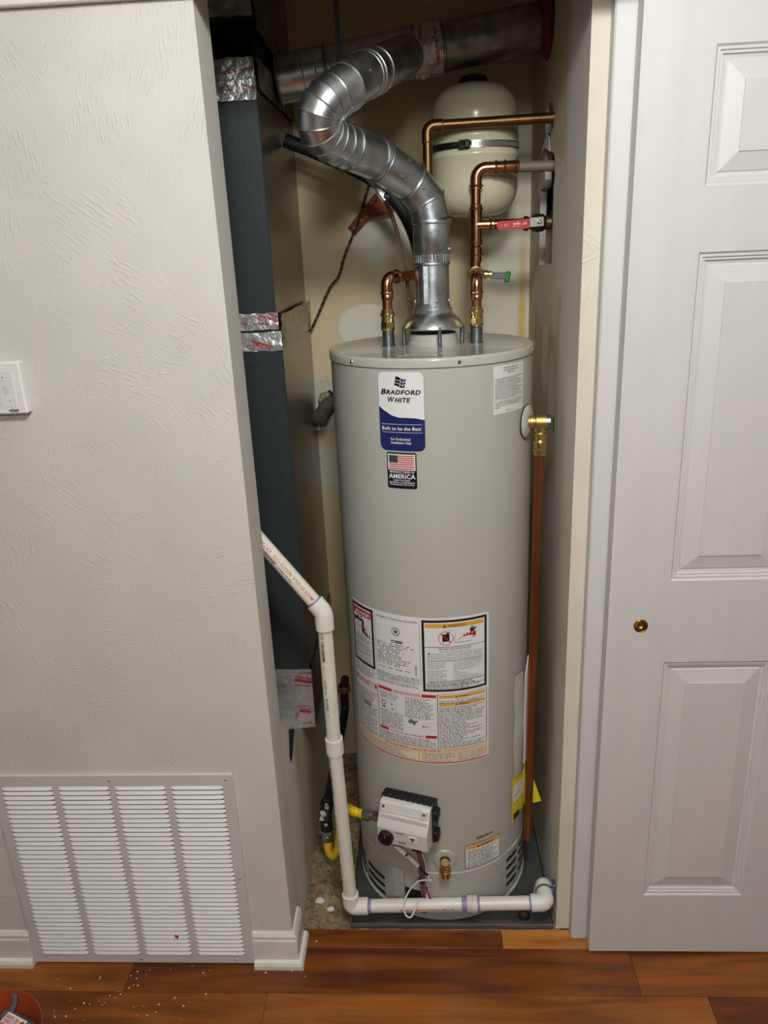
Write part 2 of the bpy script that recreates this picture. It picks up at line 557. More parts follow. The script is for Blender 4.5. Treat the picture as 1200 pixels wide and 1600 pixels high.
STEEL = mat('bright_steel', (200, 202, 204), 0.22, 1.0, var=0.05)
ZINC = mat('zinc_nipple', (142, 146, 150), 0.34, 1.0, var=0.08)
COPPER = mat('copper_bright', (180, 126, 96), 0.24, 1.0, var=0.14, vscale=40, rough_var=0.08)
COPPER_OLD = mat('copper_aged', (116, 88, 58), 0.38, 1.0, var=0.22, vscale=30, rough_var=0.1)
COPPER_DULL = mat('copper_dull', (164, 108, 76), 0.36, 1.0, var=0.18, vscale=30, stretch=(1, 1, 0.2))
PIPE_GREY = mat('grey_painted_pipe', (112, 104, 92), 0.6, 0.2, var=0.1)
BRASS = mat('brass', (212, 188, 122), 0.26, 1.0, var=0.12, vscale=50)
BRASS_DULL = mat('brass_cast', (192, 166, 104), 0.45, 1.0, var=0.15, vscale=60)
FURN = mat('furnace_enamel', (50, 54, 56), 0.30, 0.0, var=0.06, vscale=30, bump=0.05, bscale=160)
FURN_SIDE = mat('furnace_side_reflection', (128, 122, 108), 0.24, 0.75, var=0.10, vscale=8, bump=0.02, bscale=14)  # side face painted paler and tan for the wall mirrored in it
FOIL = mat('foil_tape', (206, 206, 204), 0.36, 0.7, var=0.18, vscale=30, bump=0.55, bscale=42, rough_var=0.1)
FOIL_BROWN = mat('foil_tape_reflection', (186, 176, 154), 0.40, 0.8, var=0.25, vscale=40, bump=0.8, bscale=55, stretch=(1, 3, 1))  # same tape as the front, brown reflection put into its colour
TANK = mat('tank_cream', (206, 200, 172), 0.20, var=0.03, vscale=6)
BLACK = mat('black_plastic', (20, 20, 21), 0.42, var=0.1)
BLACK_IRON = mat('black_iron', (44, 40, 36), 0.55, 0.4, var=0.35, vscale=40, bump=0.2)
RUBBER = mat('black_rubber', (20, 20, 24), 0.6, var=0.15)
PVC = mat('pvc_white', (226, 220, 208), 0.34, var=0.04, vscale=18)
PVC_FIT = mat('pvc_fitting', (230, 226, 218), 0.36, var=0.03, vscale=18)
PRIMER = mat('purple_primer', (150, 128, 172), 0.4, var=0.3, vscale=50)
YELLOW = mat('yellow_coating', (226, 184, 20), 0.42, var=0.08)
PAPER = mat('paper_white', (224, 222, 216), 0.5, var=0.02)
PAPER_Y = mat('paper_yellow', (226, 208, 20), 0.5, var=0.04)
CREAM_PAPER = mat('paper_cream', (226, 210, 182), 0.5, var=0.03)
LABEL_W = mat('label_white', (228, 228, 226), 0.32, var=0.01)
NAVY = mat('print_navy', (26, 38, 92), 0.3, var=0.05)
MIDNIGHT = mat('print_midnight', (14, 18, 40), 0.3, var=0.05)
INK = mat('print_black', (24, 23, 23), 0.45, var=0.05)
INK_GREY = mat('print_grey', (104, 102, 98), 0.5, var=0.1)
RED = mat('print_red', (190, 32, 26), 0.45, var=0.06)
ORANGE = mat('print_orange', (228, 166, 62), 0.45, var=0.05)
RED_PAINT = mat('red_sealant', (104, 16, 22), 0.6, var=0.3, vscale=30, bump=0.4)
RED_PLASTIC = mat('red_vinyl', (178, 14, 22), 0.36, var=0.05)
BUCKET_RED = mat('bucket_orange', (152, 58, 24), 0.5, var=0.12)
GREY_PLASTIC = mat('grey_plastic', (92, 92, 94), 0.5, var=0.08)
VALVE_WHITE = mat('valve_light_plastic', (212, 208, 202), 0.42, var=0.02)
VALVE_GREY = mat('valve_grey_print', (176, 170, 164), 0.5, var=0.03)
GRILLE = mat('grille_white', (206, 201, 196), 0.40, var=0.02, vscale=6)
SLAT = mat('slat_white_lit', (247, 246, 243), 0.40, var=0.015, vscale=6)  # paler than the frame: light on the upturned slats put into the colour
STRAP = mat('rust_strap', (140, 72, 46), 0.6, 0.3, var=0.2, vscale=60)
GREEN = mat('green_grip', (24, 110, 50), 0.45, var=0.1)
PAN = mat('pan_dark_steel', (112, 113, 112), 0.34, 0.65, var=0.15, vscale=10, rough_var=0.08)
WIRE_BROWN = mat('cable_brown', (84, 58, 40), 0.5, var=0.1)
WIRE_RED = mat('wire_red', (140, 66, 60), 0.5, var=0.1)
WIRE_PINK = mat('wire_pink', (196, 130, 150), 0.5, var=0.1)
WOODS = [wood_material('plank_wood', (104, 52, 16), (152, 84, 30), 1), wood_material('plank_wood_dark', (88, 42, 13), (134, 70, 23), 2),
         wood_material('plank_wood_light', (164, 100, 42), (206, 134, 62), 3), wood_material('plank_wood_mid', (120, 62, 20), (168, 98, 38), 4)]
def slab_material(name):
    m = bpy.data.materials.new(name); m.use_nodes = True
    nt = m.node_tree; N, L = nt.nodes, nt.links
    b = N['Principled BSDF']; b.inputs['Roughness'].default_value = 0.9
    geo = N.new('ShaderNodeNewGeometry')
    n1 = N.new('ShaderNodeTexNoise'); n1.inputs['Scale'].default_value = 22; n1.inputs['Detail'].default_value = 9; n1.inputs['Roughness'].default_value = 0.75
    L.new(geo.outputs['Position'], n1.inputs['Vector'])
    rp = N.new('ShaderNodeValToRGB'); e = rp.color_ramp.elements
    e[0].position = 0.30; e[0].color = lin((58, 48, 38)) + (1,)
    e[1].position = 0.74; e[1].color = lin((206, 192, 164)) + (1,)
    for p, c in ((0.42, (104, 88, 66)), (0.52, (138, 120, 92)), (0.62, (168, 148, 112))):
        x = e.new(p); x.color = lin(c) + (1,)
    L.new(n1.outputs['Fac'], rp.inputs[0]); L.new(rp.outputs[0], b.inputs['Base Color'])
    bp = N.new('ShaderNodeBump'); bp.inputs['Strength'].default_value = 0.7; bp.inputs['Distance'].default_value = 0.006
    L.new(n1.outputs['Fac'], bp.inputs['Height']); L.new(bp.outputs[0], b.inputs['Normal'])
    MATS[name] = m
    return m
SLABM = slab_material('closet_slab')

# ================================================================== the setting
XL, XR, YB = -0.355, 0.303, 0.83

# floor with its planks
fl = struct(MB().box(-2.4, 2.4, -3.4, 0.098, -0.10, -0.004).build('floor', WOODS[3], smooth=False), 'reddish brown wooden plank floor in front of the closet', 'floor')
rng = random.Random(5)
rows = [(0.042, 0.098, (-1.3, -0.62, 0.163, 1.0, 1.5), (1, 0, 2, 3)), (-0.085, 0.042, (-1.5, -0.762, 0.47, 1.5), (3, 1, 0)),
        (-0.212, -0.085, (-1.6, -0.409, 0.62, 1.5), (0, 3, 1)), (-0.339, -0.212, (-1.5, -0.9, 0.2, 1.5), (1, 0, 3)),
        (-0.466, -0.339, (-1.5, -0.3, 0.9, 1.5), (0, 3, 1))]
for (y0, y1, xs, ms) in rows:
    for i in range(len(xs) - 1):
        MB().box(xs[i] + .0006, xs[i + 1] - .0006, y0 + .0006, y1 - .0006, -0.004, 0.0, 0.0003).build('plank', WOODS[ms[i]], fl, smooth=False)

slab = struct(MB().box(XL - .01, XR + .01, 0.098, YB + .01, -0.10, -0.001).build('floor_closet', SLABM, smooth=False), 'dirty stained concrete closet floor', 'floor')

# room walls and ceiling
struct(MB().box(-2.4, 2.4, -3.4, 1.0, 2.44, 2.54).build('ceiling', CEIL, smooth=False))
struct(MB().box(-2.5, 2.5, -3.5, -3.4, 0, 2.44).build('wall_behind', ROOM, smooth=False))
struct(MB().box(-2.5, -2.4, -3.4, 0.1, 0, 2.44).build('wall_far_left', ROOM, smooth=False))
struct(MB().box(2.4, 2.5, -3.4, 0.2, 0, 2.44).build('wall_far_right', ROOM, smooth=False))

# front wall left of the closet, jamb face in its own paint
m = MB(); m.box(-2.4, XL, 0.0, 0.10, 0, 2.44)
wl = m.build('wall_left', [PAINT, PAINT_JAMB], smooth=False)
for p in wl.data.polygons:
    if p.normal.x > 0.9:
        p.material_index = 1
struct(wl, 'pale grey textured wall left of the closet opening', 'wall')
struct(MB().box(XL, XR, 0.03, 0.104, 2.095, 2.44).build('wall_header', PAINT_JAMB, smooth=False))
# furnace platform: closet side wall below the furnace
m = MB(); m.box(-0.86, XL - .013, 0.10, YB, 0, 0.44)
m.prism([(0.10, 0), (YB, 0), (YB, 0.44), (0.35, 0.4405), (0.25, 0.506), (0.19, 0.550), (0.1001, 0.62)], lambda u, v, d: (XL + d, u, v), -0.0129, 0.0)
struct(m.build('wall_closet_left', CLOSET_LEFT, smooth=False), 'scuffed low closet side wall under the furnace', 'wall')
struct(MB().box(-0.92, -0.86, 0.10, YB, 0, 2.44).build('wall_furnace_bay', CLOSET_LEFT, smooth=False))

# back wall with a broken out pipe hole
def circ(cu, cv, ru, rv, n, jit, seed):
    r = random.Random(seed)
    return [(cu + ru * (1 + jit * r.uniform(-1, 1)) * cos(2 * pi * k / n), cv + rv * (1 + jit * r.uniform(-1, 1)) * sin(2 * pi * k / n)) for k in range(n)]
m = MB()
m.slab_holes([(-0.92, 0), (0.42, 0), (0.42, 2.44), (-0.92, 2.44)], [circ(-0.283, 1.238, 0.030, 0.036, 14, 0.12, 3)],
             lambda u, v, d: (u, YB + d, v), 0.0, 0.016, hole_mi=1)
wb = m.build('wall_closet_back', [CLOSET_BACK, GYPSUM], smooth=False)
struct(wb, 'tan closet back wall with white plaster patches', 'wall')
struct(MB().box(-0.92, 0.42, YB + .06, YB + .1, 0, 2.44).build('wall_back_cavity', DARK, smooth=False))
m = MB()
m.slab_holes([(-0.333, 1.155), (-0.30, 1.160), (-0.262, 1.152), (-0.245, 1.16), (-0.243, 1.30), (-0.262, 1.312), (-0.276, 1.300), (-0.283, 1.325), (-0.291, 1.306), (-0.312, 1.310), (-0.331, 1.302)],
             [circ(-0.283, 1.238, 0.031, 0.038, 14, 0.14, 4)], lambda u, v, d: (u, YB + d, v), -0.006, -0.0002)
m.build('plaster_patch', GYPSUM, wb, smooth=False)

# right closet wall with the torn hole round the pipes; its front end is the cream strip beside the door
hole = [(0.455, 1.617), (0.56, 1.612), (0.655, 1.608), (0.660, 1.700), (0.652, 1.786), (0.600, 1.790), (0.585, 1.805), (0.590, 1.835), (0.580, 1.86), (0.600, 1.885), (0.598, 1.925),
        (0.580, 1.958), (0.54, 1.966), (0.500, 1.957), (0.480, 1.93), (0.486, 1.905), (0.520, 1.893), (0.550, 1.880), (0.535, 1.868), (0.505, 1.858), (0.470, 1.852), (0.448, 1.835), (0.444, 1.80), (0.457, 1.782)]
m = MB()
m.slab_holes([(0.104, 0), (YB, 0), (YB, 2.44), (0.104, 2.44)], [hole], lambda u, v, d: (XR + d, u, v), 0.0, 0.016, hole_mi=1)
wr = m.build('wall_closet_right', [CLOSET_RIGHT, GYPSUM], smooth=False)
struct(wr, 'brownish closet side wall with torn hole round the copper pipes', 'wall')
struct(MB().box(XR + .09, XR + .10, 0.205, YB + .1, 0, 2.44).build('wall_right_cavity', DARK, smooth=False))
struct(MB().box(XR + .0161, XR + .0899, 0.106, 0.20, 0, 2.44).build('wall_right_stud', DARK, smooth=False))
# torn paper flap hanging beside the hole
fl_ = MB()
fl_.prism([(0.500, 1.858), (0.560, 1.872), (0.598, 1.862), (0.575, 1.882), (0.548, 1.900), (0.515, 1.890)], lambda u, v, d: (XR - 0.004 - 0.09 * max(0, u - 0.53) + d, u, v), 0.0, 0.0015)
fl_.build('torn_paper', GYPSUM, wr, smooth=False)
m = MB()
m.box(XR + 0.0001, 2.4, 0.1030, 0.1038, 0, 2.44)
m.box(0.40, 2.4, 0.1038, 0.20, 0, 2.44)
struct(m.build('wall_right', PAINT_STRIP, smooth=False), 'cream textured wall strip between closet and white door', 'wall')

# trim board high on the left wall
struct(MB().box(-2.4, 1.30, -0.016, -0.0005, 2.064, 2.16, 0.002).build('trim_2', WHITE_TRIM, smooth=False), 'white trim board running above the wall and closet opening', 'trim')

# door casing
m = MB(); m.box(0.335, 0.400, 0.071, 0.1028, 0.0, 2.10, 0.003)
struct(m.build('trim_1', CASING_WHITE, smooth=False), 'narrow white painted door casing', 'trim')

# sliding panel door ----------------------------------------------------------------
DX0, DX1, DY0, DY1, DZ0, DZ1 = 0.371, 1.159, 0.0295, 0.0645, 0.008, 2.04
cols = [(0.492, 0.720), (0.810, 1.038)]
prow = [(0.184, 0.815), (1.003, 1.638), (1.746, 1.961)]
holes = [[(a, c), (b, c), (b, d), (a, d)] for (a, b) in cols for (c, d) in prow]
holes.append([(0.439 + .0125 * cos(2 * pi * k / 24), 0.902 + .0125 * sin(2 * pi * k / 24)) for k in range(24)])
door = thing('door_1', 'white six panel sliding door with round brass finger pull', 'door', (0.765, 0.047, 0.0))
door['kind'] = 'structure'
m = MB()
m.slab_holes([(DX0, DZ0), (DX1, DZ0), (DX1, DZ1), (DX0, DZ1)], holes, lambda u, v, d: (u, d, v), DY0, DY1)
m.build('door_leaf', DOOR_WHITE, door, smooth=False)
prof = [(0.0, 0.0), (0.0035, 0.0035), (0.008, 0.0035), (0.0095, 0.0065), (0.0135, 0.0065), (0.015, 0.0105), (0.021, 0.0115), (0.024, 0.0095), (0.052, 0.0035), (0.053, 0.0015)]
for (a, b) in cols:
    for (c, d) in prow:
        m = MB(); vs_ = []; fs_ = []
        for (i, dp) in prof:
            vs_ += [(a + i, DY0 + dp, c + i), (b - i, DY0 + dp, c + i), (b - i, DY0 + dp, d - i), (a + i, DY0 + dp, d - i)]
        n = len(prof)
        for k in range(n - 1):
            for j in range(4):
                fs_.append((4 * k + j, 4 * k + (j + 1) % 4, 4 * k + 4 + (j + 1) % 4, 4 * k + 4 + j))
        fs_.append(tuple(4 * (n - 1) + j for j in range(4)))
        m.add(vs_, fs_)
        m.box(a, b, DY0 + .0125, DY1, c, d)
        m.build('panel', DOOR_WHITE, door, smooth=False)
m = MB()
m.lathe([(0.0001, 0.0105), (0.0070, 0.0100), (0.0105, 0.0075), (0.0115, 0.0010), (0.0120, -0.0012), (0.0132, -0.0018), (0.0146, -0.0010), (0.0149, -0.0001)], (0.439, DY0, 0.902), (0, 1, 0), 32)
m.build('finger_pull', mat('aged_brass', (150, 122, 64), 0.3, 1.0, var=0.15, vscale=60), door)

# baseboards with shoe moulding -------------------------------------------------------
bprof = [(0.024, 0.0), (0.024, 0.012), (0.020, 0.019), (0.012, 0.021), (0.012, 0.078), (0.0095, 0.084), (0.0105, 0.090), (0.005, 0.100), (0.0, 0.100)]
def base_sweep(path_fn, name, label):
    m = MB()
    pp = [path_fn(d) for d, z in bprof]
    np_ = len(pp[0]); n = len(bprof)
    vs_ = [(pp[i][k][0], pp[i][k][1], bprof[i][1]) for k in range(np_) for i in range(n)]
    fs_ = [(k * n + i, k * n + i + 1, (k + 1) * n + i + 1, (k + 1) * n + i) for k in range(np_ - 1) for i in range(n - 1)]
    m.add(vs_, fs_)
    for k in (0, np_ - 1):
        x, y = path_fn(0)[k]
        o = len(m.v); m.v.append((x, y, 0.0))
        m.f.append(tuple([k * n + i for i in range(n)] + [o])); m.fm.append(0)
    return struct(m.build(name, BASE_WHITE, smooth=False), label, 'baseboard')
base_sweep(lambda d: [(-0.4525, -d), (XL + d, -d), (XL + d, 0.075)], 'baseboard_right', 'short white baseboard wrapping the wall corner by the closet')
base_sweep(lambda d: [(-2.4, -d), (-1.0145, -d)], 'baseboard_left', 'white baseboard left of the return air grille')

# return air grille -----------------------------------------------------------------------
gr = thing('return_air_grille', 'white louvred return air grille low on the grey wall', 'vent grille', (-0.733, -0.004, 0.0053))
gx = [(-0.991, -0.872), (-0.857, -0.740), (-0.725, -0.610), (-0.594, -0.477)]
gz0, gz1 = 0.030, 0.538
m = MB()
m.slab_holes([(-1.0135, 0.0053), (-0.4527, 0.0053), (-0.4527, 0.5662), (-1.0135, 0.5662)],
             [[(a, gz0), (b, gz0), (b, gz1), (a, gz1)] for a, b in gx], lambda u, v, d: (u, d, v), -0.0085, -0.0075)
m.box(-1.0135, -0.4527, -0.0075, -0.0003, 0.5645, 0.5662); m.box(-1.0135, -0.4527, -0.0075, -0.0003, 0.0053, 0.007)
m.box(-1.0135, -1.0118, -0.0075, -0.0003, 0.007, 0.5645); m.box(-0.4544, -0.4527, -0.0075, -0.0003, 0.007, 0.5645)
m.build('frame', GRILLE, gr, smooth=False)
MB().box(-1.0, -0.466, -0.0018, -0.0006, 0.02, 0.55).build('shade_backing', DARK, gr, smooth=False)  # dark sheet standing for the shaded depth behind the slats
NS = 39
pitch = (gz1 - gz0) / NS
for ci, (a, b) in enumerate(gx):
    first = None
    for k in range(NS):
        zt = gz1 - k * pitch - 0.0008
        if first is None:
            m = MB(); vs_ = []; fs_ = []
            secs = [(0.0, 0.15), (0.004, 0.75), (0.009, 1.0), (b - a - 0.009, 1.0), (b - a - 0.004, 0.75), (b - a, 0.15)]
            pr = [(0.0, 0.0), (0.0026, 0.28), (0.0055, 0.62), (0.0076, 0.90), (0.0086, 1.0), (0.0088, 0.9)]
            for (s_, dep) in secs:
                for (dz, fd) in pr:
                    vs_.append((a + s_, -0.0076 - 0.0034 * fd * dep, zt - dz))
            n = len(pr)
            for i in range(len(secs) - 1):
                for j in range(n - 1):
                    fs_.append((i * n + j, i * n + j + 1, (i + 1) * n + j + 1, (i + 1) * n + j))
            m.add(vs_, fs_)
            first = m.build('slat', SLAT, gr, smooth=True, angle=60)
            z_first = WORLD[first.name].copy()
        else:
            copy_part(first, gr, z_first - Vector((0, 0, k * pitch)))
scr = None
for (x, z) in ((-0.995, 0.553), (-0.735, 0.553), (-0.468, 0.553), (-1.003, 0.27), (-0.464, 0.27), (-0.96, 0.016), (-0.74, 0.016), (-0.50, 0.016)):
    if scr is None:
        scr = MB().lathe([(0.0001, -0.0020), (0.0022, -0.0016), (0.0036, 0.0)], (x, -0.0085, z), (0, 1, 0), 12).build('screw', GALV, gr)
        sz = WORLD[scr.name] - Vector((x, 0, z))
    else:
        copy_part(scr, gr, Vector((x, 0, z)) + sz)
m = MB(); m.prism([(0, 0.006), (0.004, 0.001), (0.0075, 0.004), (0.008, -0.004), (0.005, -0.008), (0.003, -0.003), (-0.001, -0.001)], lambda u, v, d: (-0.642 + u, d + 0.0002 * v, 0.098 + v), -0.0152, -0.0142)
m.build('paint_drip', RED, gr, smooth=False)

# thermostat --------------------------------------------------------------------------------
th = thing('thermostat', 'white wall thermostat with dark screen on the grey wall', 'thermostat', (-0.825, 0.0, 1.401))
MB().box(-0.905, -0.749, -0.022, -0.0005, 1.401, 1.499, 0.003).build('housing', mat('thermostat_white', (228, 227, 224), 0.35, var=0.01), th, smooth=False)
MB().box(-0.875, -0.7915, -0.0232, -0.0219, 1.4155, 1.4825, 0.0004).build('screen_bezel', mat('thermostat_bezel', (214, 214, 212), 0.3), th, smooth=False)
MB().box(-0.868, -0.798, -0.0240, -0.0231, 1.4225, 1.4620, 0.0003).build('screen', mat('screen_dark', (34, 34, 40), 0.15), th, smooth=False)
MB().box(-0.790, -0.765, -0.0232, -0.0219, 1.4155, 1.4825, 0.0004).build('button_panel', mat('thermostat_panel', (222, 222, 220), 0.35), th, smooth=False)
pt = Print(lambda u, v, o: (u, -0.0233 - o, v))
pt.poly('g', [(-0.7855, 1.4700), (-0.7815, 1.4700), (-0.7835, 1.4735)], 0.0002)
pt.poly('g', [(-0.7800, 1.4285), (-0.7760, 1.4285), (-0.7780, 1.4255)], 0.0002)
for k, w in enumerate((0.008, 0.010, 0.012, 0.008)):
    pt.rect('g', -0.7875, 1.4515 - .004 * k, -0.7875 + w, 1.4523 - .004 * k, 0.0002)
pt.build(th, {'g': INK_GREY}, {'g': 'button_marks'})
pt = Print(lambda u, v, o: (u, -0.022 - o, v))
pt.poly('g', [(-0.785, 1.4095), (-0.779, 1.4105), (-0.776, 1.4125), (-0.773, 1.4105), (-0.7645, 1.4105), (-0.7645, 1.4075), (-0.7675, 1.4055), (-0.781, 1.4055), (-0.784, 1.4075)], 0.0002)
pt.ring('w', -0.776, 1.4092, 0.0, 0.0013, 0.0005, 12)
pt.build(th, {'g': INK_GREY, 'w': LABEL_W}, {'g': 'logo', 'w': 'logo_dot'})

# ================================================================== water heater
HX, HY, HR = 0.019, 0.3515, 0.2286
def hpos(deg, z, off=0.0):
    a = radians(deg)
    return (HX + (HR + off) * sin(a), HY - (HR + off) * cos(a), z)
def hmap(u, v, off):
    return hpos(math.degrees(u / HR), v, off)
def A(deg):
    return radians(deg) * HR
INKS = {'k': INK, 'w': LABEL_W, 'r': RED, 'o': ORANGE, 'n': NAVY, 'm': MIDNIGHT, 'g': INK_GREY, 'c': CREAM_PAPER, 'R': RED, 's': STEEL, 'y': PAPER_Y}

wh = thing('water_heater', 'tall light grey cylindrical gas water heater in the closet', 'water heater', (HX, HY, 0.0045))
m = MB()
m.lathe([(0.10, 0.0062), (HR - .006, 0.0062), (HR + .002, 0.0075), (HR + .002, 0.012), (HR - .003, 0.014), (HR - .003, 0.022), (HR, 0.024), (HR, 0.1575), (HR - .0015, 0.159),
         (HR - .0015, 0.162), (HR, 0.1635), (HR, 1.4355), (HR - .0025, 1.4362), (HR - .0025, 1.438), (0.15, 1.4385)], (HX, HY, 0), seg=160)
m.build('jacket', HEATER, wh)
lid_top = 1.4565
m = MB()
m.lathe([(HR - .003, 1.4375), (HR + .002, 1.4378), (HR + .0025, 1.4385), (HR + .0025, 1.452), (HR + .0015, 1.4552), (HR - .001, 1.4572), (HR - .004, 1.4575), (HR - .008, lid_top), (0.04, lid_top), (0.0001, lid_top)], (HX, HY, 0), seg=160)
m.build('top_cap', HEATER_LID, wh)
for d in (-46.5, 13.5, 74, 134, -106):
    x, y, z = hpos(d, 1.4465, 0.0022)
    n = Vector((sin(radians(d)), -cos(radians(d)), 0))
    MB().lathe([(0.0042, 0.0), (0.0042, 0.0012), (0.0028, 0.003), (0.0001, 0.0034)], (x, y, z), n, 12).build('screw', STEEL, wh)

# lower front shield with the burner opening
def arc_plate(name, d0, d1, z0, z1, off0, off1, material, parent, bev=0.0, n=None):
    m = MB(); n = n or max(2, int((d1 - d0) / 2))
    vs_ = []; fs_ = []
    for i in range(n + 1):
        d = d0 + (d1 - d0) * i / n
        vs_ += [hpos(d, z0, off0), hpos(d, z0, off1), hpos(d, z1, off1), hpos(d, z1, off0)]
    for i in range(n):
        for k in range(4):
            fs_.append((4 * i + k, 4 * i + (k + 1) % 4, 4 * i + 4 + (k + 1) % 4, 4 * i + 4 + k))
    fs_ += [(3, 2, 1, 0), (4 * n, 4 * n + 1, 4 * n + 2, 4 * n + 3)]
    m.add(vs_, fs_)
    return m.build(name, material, parent, angle=25)
sh = arc_plate('front_shield', -11.8, 40.5, 0.020, 0.157, 0.0002, 0.0022, HEATER, wh)
arc_plate('front_shield', -25.5, -11.8, 0.096, 0.157, 0.0002, 0.0022, HEATER, wh)
arc_plate('side_cover', -34.5, -26.0, 0.052, 0.148, 0.0002, 0.006, HEATER, wh)
arc_plate('burner_opening_shade', -32.0, -11.9, 0.022, 0.0955, 0.0001, 0.0009, DARK, wh)  # dark plate on the jacket, painted as the shade in the opening

# rounded label sheets on the jacket
def sheet(name, d0, d1, z0, z1, rad, material, off=0.0004, label=None):
    pr = Print(hmap, 0.006)
    u0, u1 = A(d0), A(d1)
    n = int((u1 - u0 - 2 * rad) / 0.005) + 1
    pts_b = [u0 + rad + (u1 - u0 - 2 * rad) * i / n for i in range(n + 1)]
    def vb(u):
        if u < u0 + rad:
            return rad - math.sqrt(max(0, rad * rad - (u0 + rad - u) ** 2))
        if u > u1 - rad:
            return rad - math.sqrt(max(0, rad * rad - (u - u1 + rad) ** 2))
        return 0.0
    us = [u0 + rad * (1 - cos(pi / 2 * k / 6)) for k in range(6)] + pts_b + [u1 - rad * (1 - sin(pi / 2 * k / 6)) for k in range(1, 7)]
    m = MB(); vs_ = []; fs_ = []
    for u in us:
        c = vb(u)
        vs_ += [hmap(u, z0 + c, off), hmap(u, z1 - c, off)]
    for i in range(len(us) - 1):
        fs_.append((2 * i, 2 * i + 2, 2 * i + 3, 2 * i + 1))
    m.add(vs_, fs_)
    o = m.build(name, material, wh, smooth=True, recalc=False)
    if label:
        o['label'] = label
    return o, us, vb

# louvre slots: flat dark decals painted as the shade inside them
def slot(d0, d1, z, h):
    sheet('vent_slot_shade', d0, d1, z - h / 2, z + h / 2, h / 2 - .0001, DARK, 0.0007)
for z in (0.083, 0.057, 0.031):
    slot(-62.5, -42.5, z, 0.0115)
    slot(-88, -66.5, z, 0.0115)
for z in (0.131, 0.1045, 0.077, 0.050):
    slot(46.3, 59.3, z, 0.0115)
    slot(63.0, 84.0, z, 0.0115)
arc_plate('slot_lip', 46.5, 57.5, 0.155, 0.163, 0.0001, 0.004, HEATER_LID, wh)

# brand label -----------------------------------------------------------------
b0, b1, bz0, bz1 = -29.2, -4.6, 1.2665, 1.4312
sheet('label_border', b0 - .25, b1 + .25, bz0 - .001, bz1 + .001, 0.0135, mat('label_edge_grey', (120, 122, 126), 0.4), 0.0003)
lb, us, vb = sheet('brand_label', b0, b1, bz0, bz1, 0.0125, LABEL_W, 0.0005, 'white and navy brand label')
W = A(b1) - A(b0)
def wave(t):
    pts = [(0.0, 1.3590), (0.15, 1.3490), (0.30, 1.3405), (0.46, 1.3368), (0.62, 1.3368), (0.80, 1.3362), (1.0, 1.3325)]
    for (a, va), (c, vc) in zip(pts, pts[1:]):
        if t <= c:
            k = (t - a) / (c - a); k = k * k * (3 - 2 * k) * 0.4 + k * 0.6
            return va + (vc - va) * k
    return pts[-1][1]
m = MB(); vs_ = []; fs_ = []
for u in us:
    vs_ += [hmap(u, bz0 + vb(u), 0.0008), hmap(u, wave((u - us[0]) / W), 0.0008)]
for i in range(len(us) - 1):
    fs_.append((2 * i, 2 * i + 2, 2 * i + 3, 2 * i + 1))
m.add(vs_, fs_); m.build('navy_field', NAVY, lb, recalc=False)
pr = Print(hmap, 0.006)
cu = A(b0) + W * 0.5
pr.text('k', 'B', A(b0) + W * 0.055, 1.3850, 0.0150, 0.0008, bold=0.045, shear=0.22, width=W * 0.125)
pr.text('k', 'RADFORD', A(b0) + W * 0.180, 1.3850, 0.0125, 0.0008, bold=0.045, spacing=1.12, shear=0.22, width=W * 0.755)
pr.text('k', 'W', A(b0) + W * 0.215, 1.3690, 0.0150, 0.0008, bold=0.040, shear=0.22, width=W * 0.155)
pr.text('k', 'HITE', A(b0) + W * 0.372, 1.3690, 0.0125, 0.0008, bold=0.045, spacing=1.12, shear=0.22, width=W * 0.345)
pr.ring('k', A(b0) + W * 0.775, 1.3780, 0.0006, 0.0010, 0.0008, 12)
# waving flag emblem: three rows of blocks
def flag_pt(a, b):
    x = A(b0) + W * 0.405 + 0.0225 * a - 0.0035 * (1 - b)
    return (x, 1.3995 + 0.0185 * b + 0.0022 * sin(a * pi * 1.6 + 0.9) * (1 - .1 * b) + 0.0025 * (1 - a) * (1 if b > .9 else .4))
for r_ in range(3):
    b_0, b_1 = r_ / 3 + 0.03, (r_ + 1) / 3 - 0.03
    for c_ in range(3):
        a_0, a_1 = ((0.0, 0.50), (0.54, 0.76), (0.80, 1.0))[c_]
        nn = 4
        pts = [flag_pt(a_0 + (a_1 - a_0) * k / nn, b_0) for k in range(nn + 1)] + [flag_pt(a_1 - (a_1 - a_0) * k / nn, b_1) for k in range(nn + 1)]
        pr.poly('m' if c_ == 0 or (c_ + r_) % 2 else 'n', pts, 0.0008)
pr.rect('w', A(b0) + W * 0.05, 1.3222, A(b1) - W * 0.05, 1.3230, 0.0011)
pr.rect('w', A(b0) + W * 0.05, 1.3050, A(b1) - W * 0.05, 1.3058, 0.0011)
pr.text('w', 'Built to be the Best', cu - W * .01, 1.3103, 0.0100, 0.0011, bold=0.022, spacing=1.05, align='C', width=W * 0.87)
pr.ring('w', A(b1) - W * .055, 1.3165, 0.0003, 0.0007, 0.0011, 8)
pr.text('w', 'For Professional', cu - W * .03, 1.2885, 0.0084, 0.0011, bold=0.015, spacing=1.05, shear=0.2, align='C', width=W * 0.44)
pr.text('w', 'Installation Only', cu - W * .02, 1.2808, 0.0084, 0.0011, bold=0.015, spacing=1.05, shear=0.2, align='C', width=W * 0.46)
pr.build(lb, INKS, {'k': 'brand_lettering', 'm': 'emblem', 'n': 'emblem', 'w': 'slogan'})

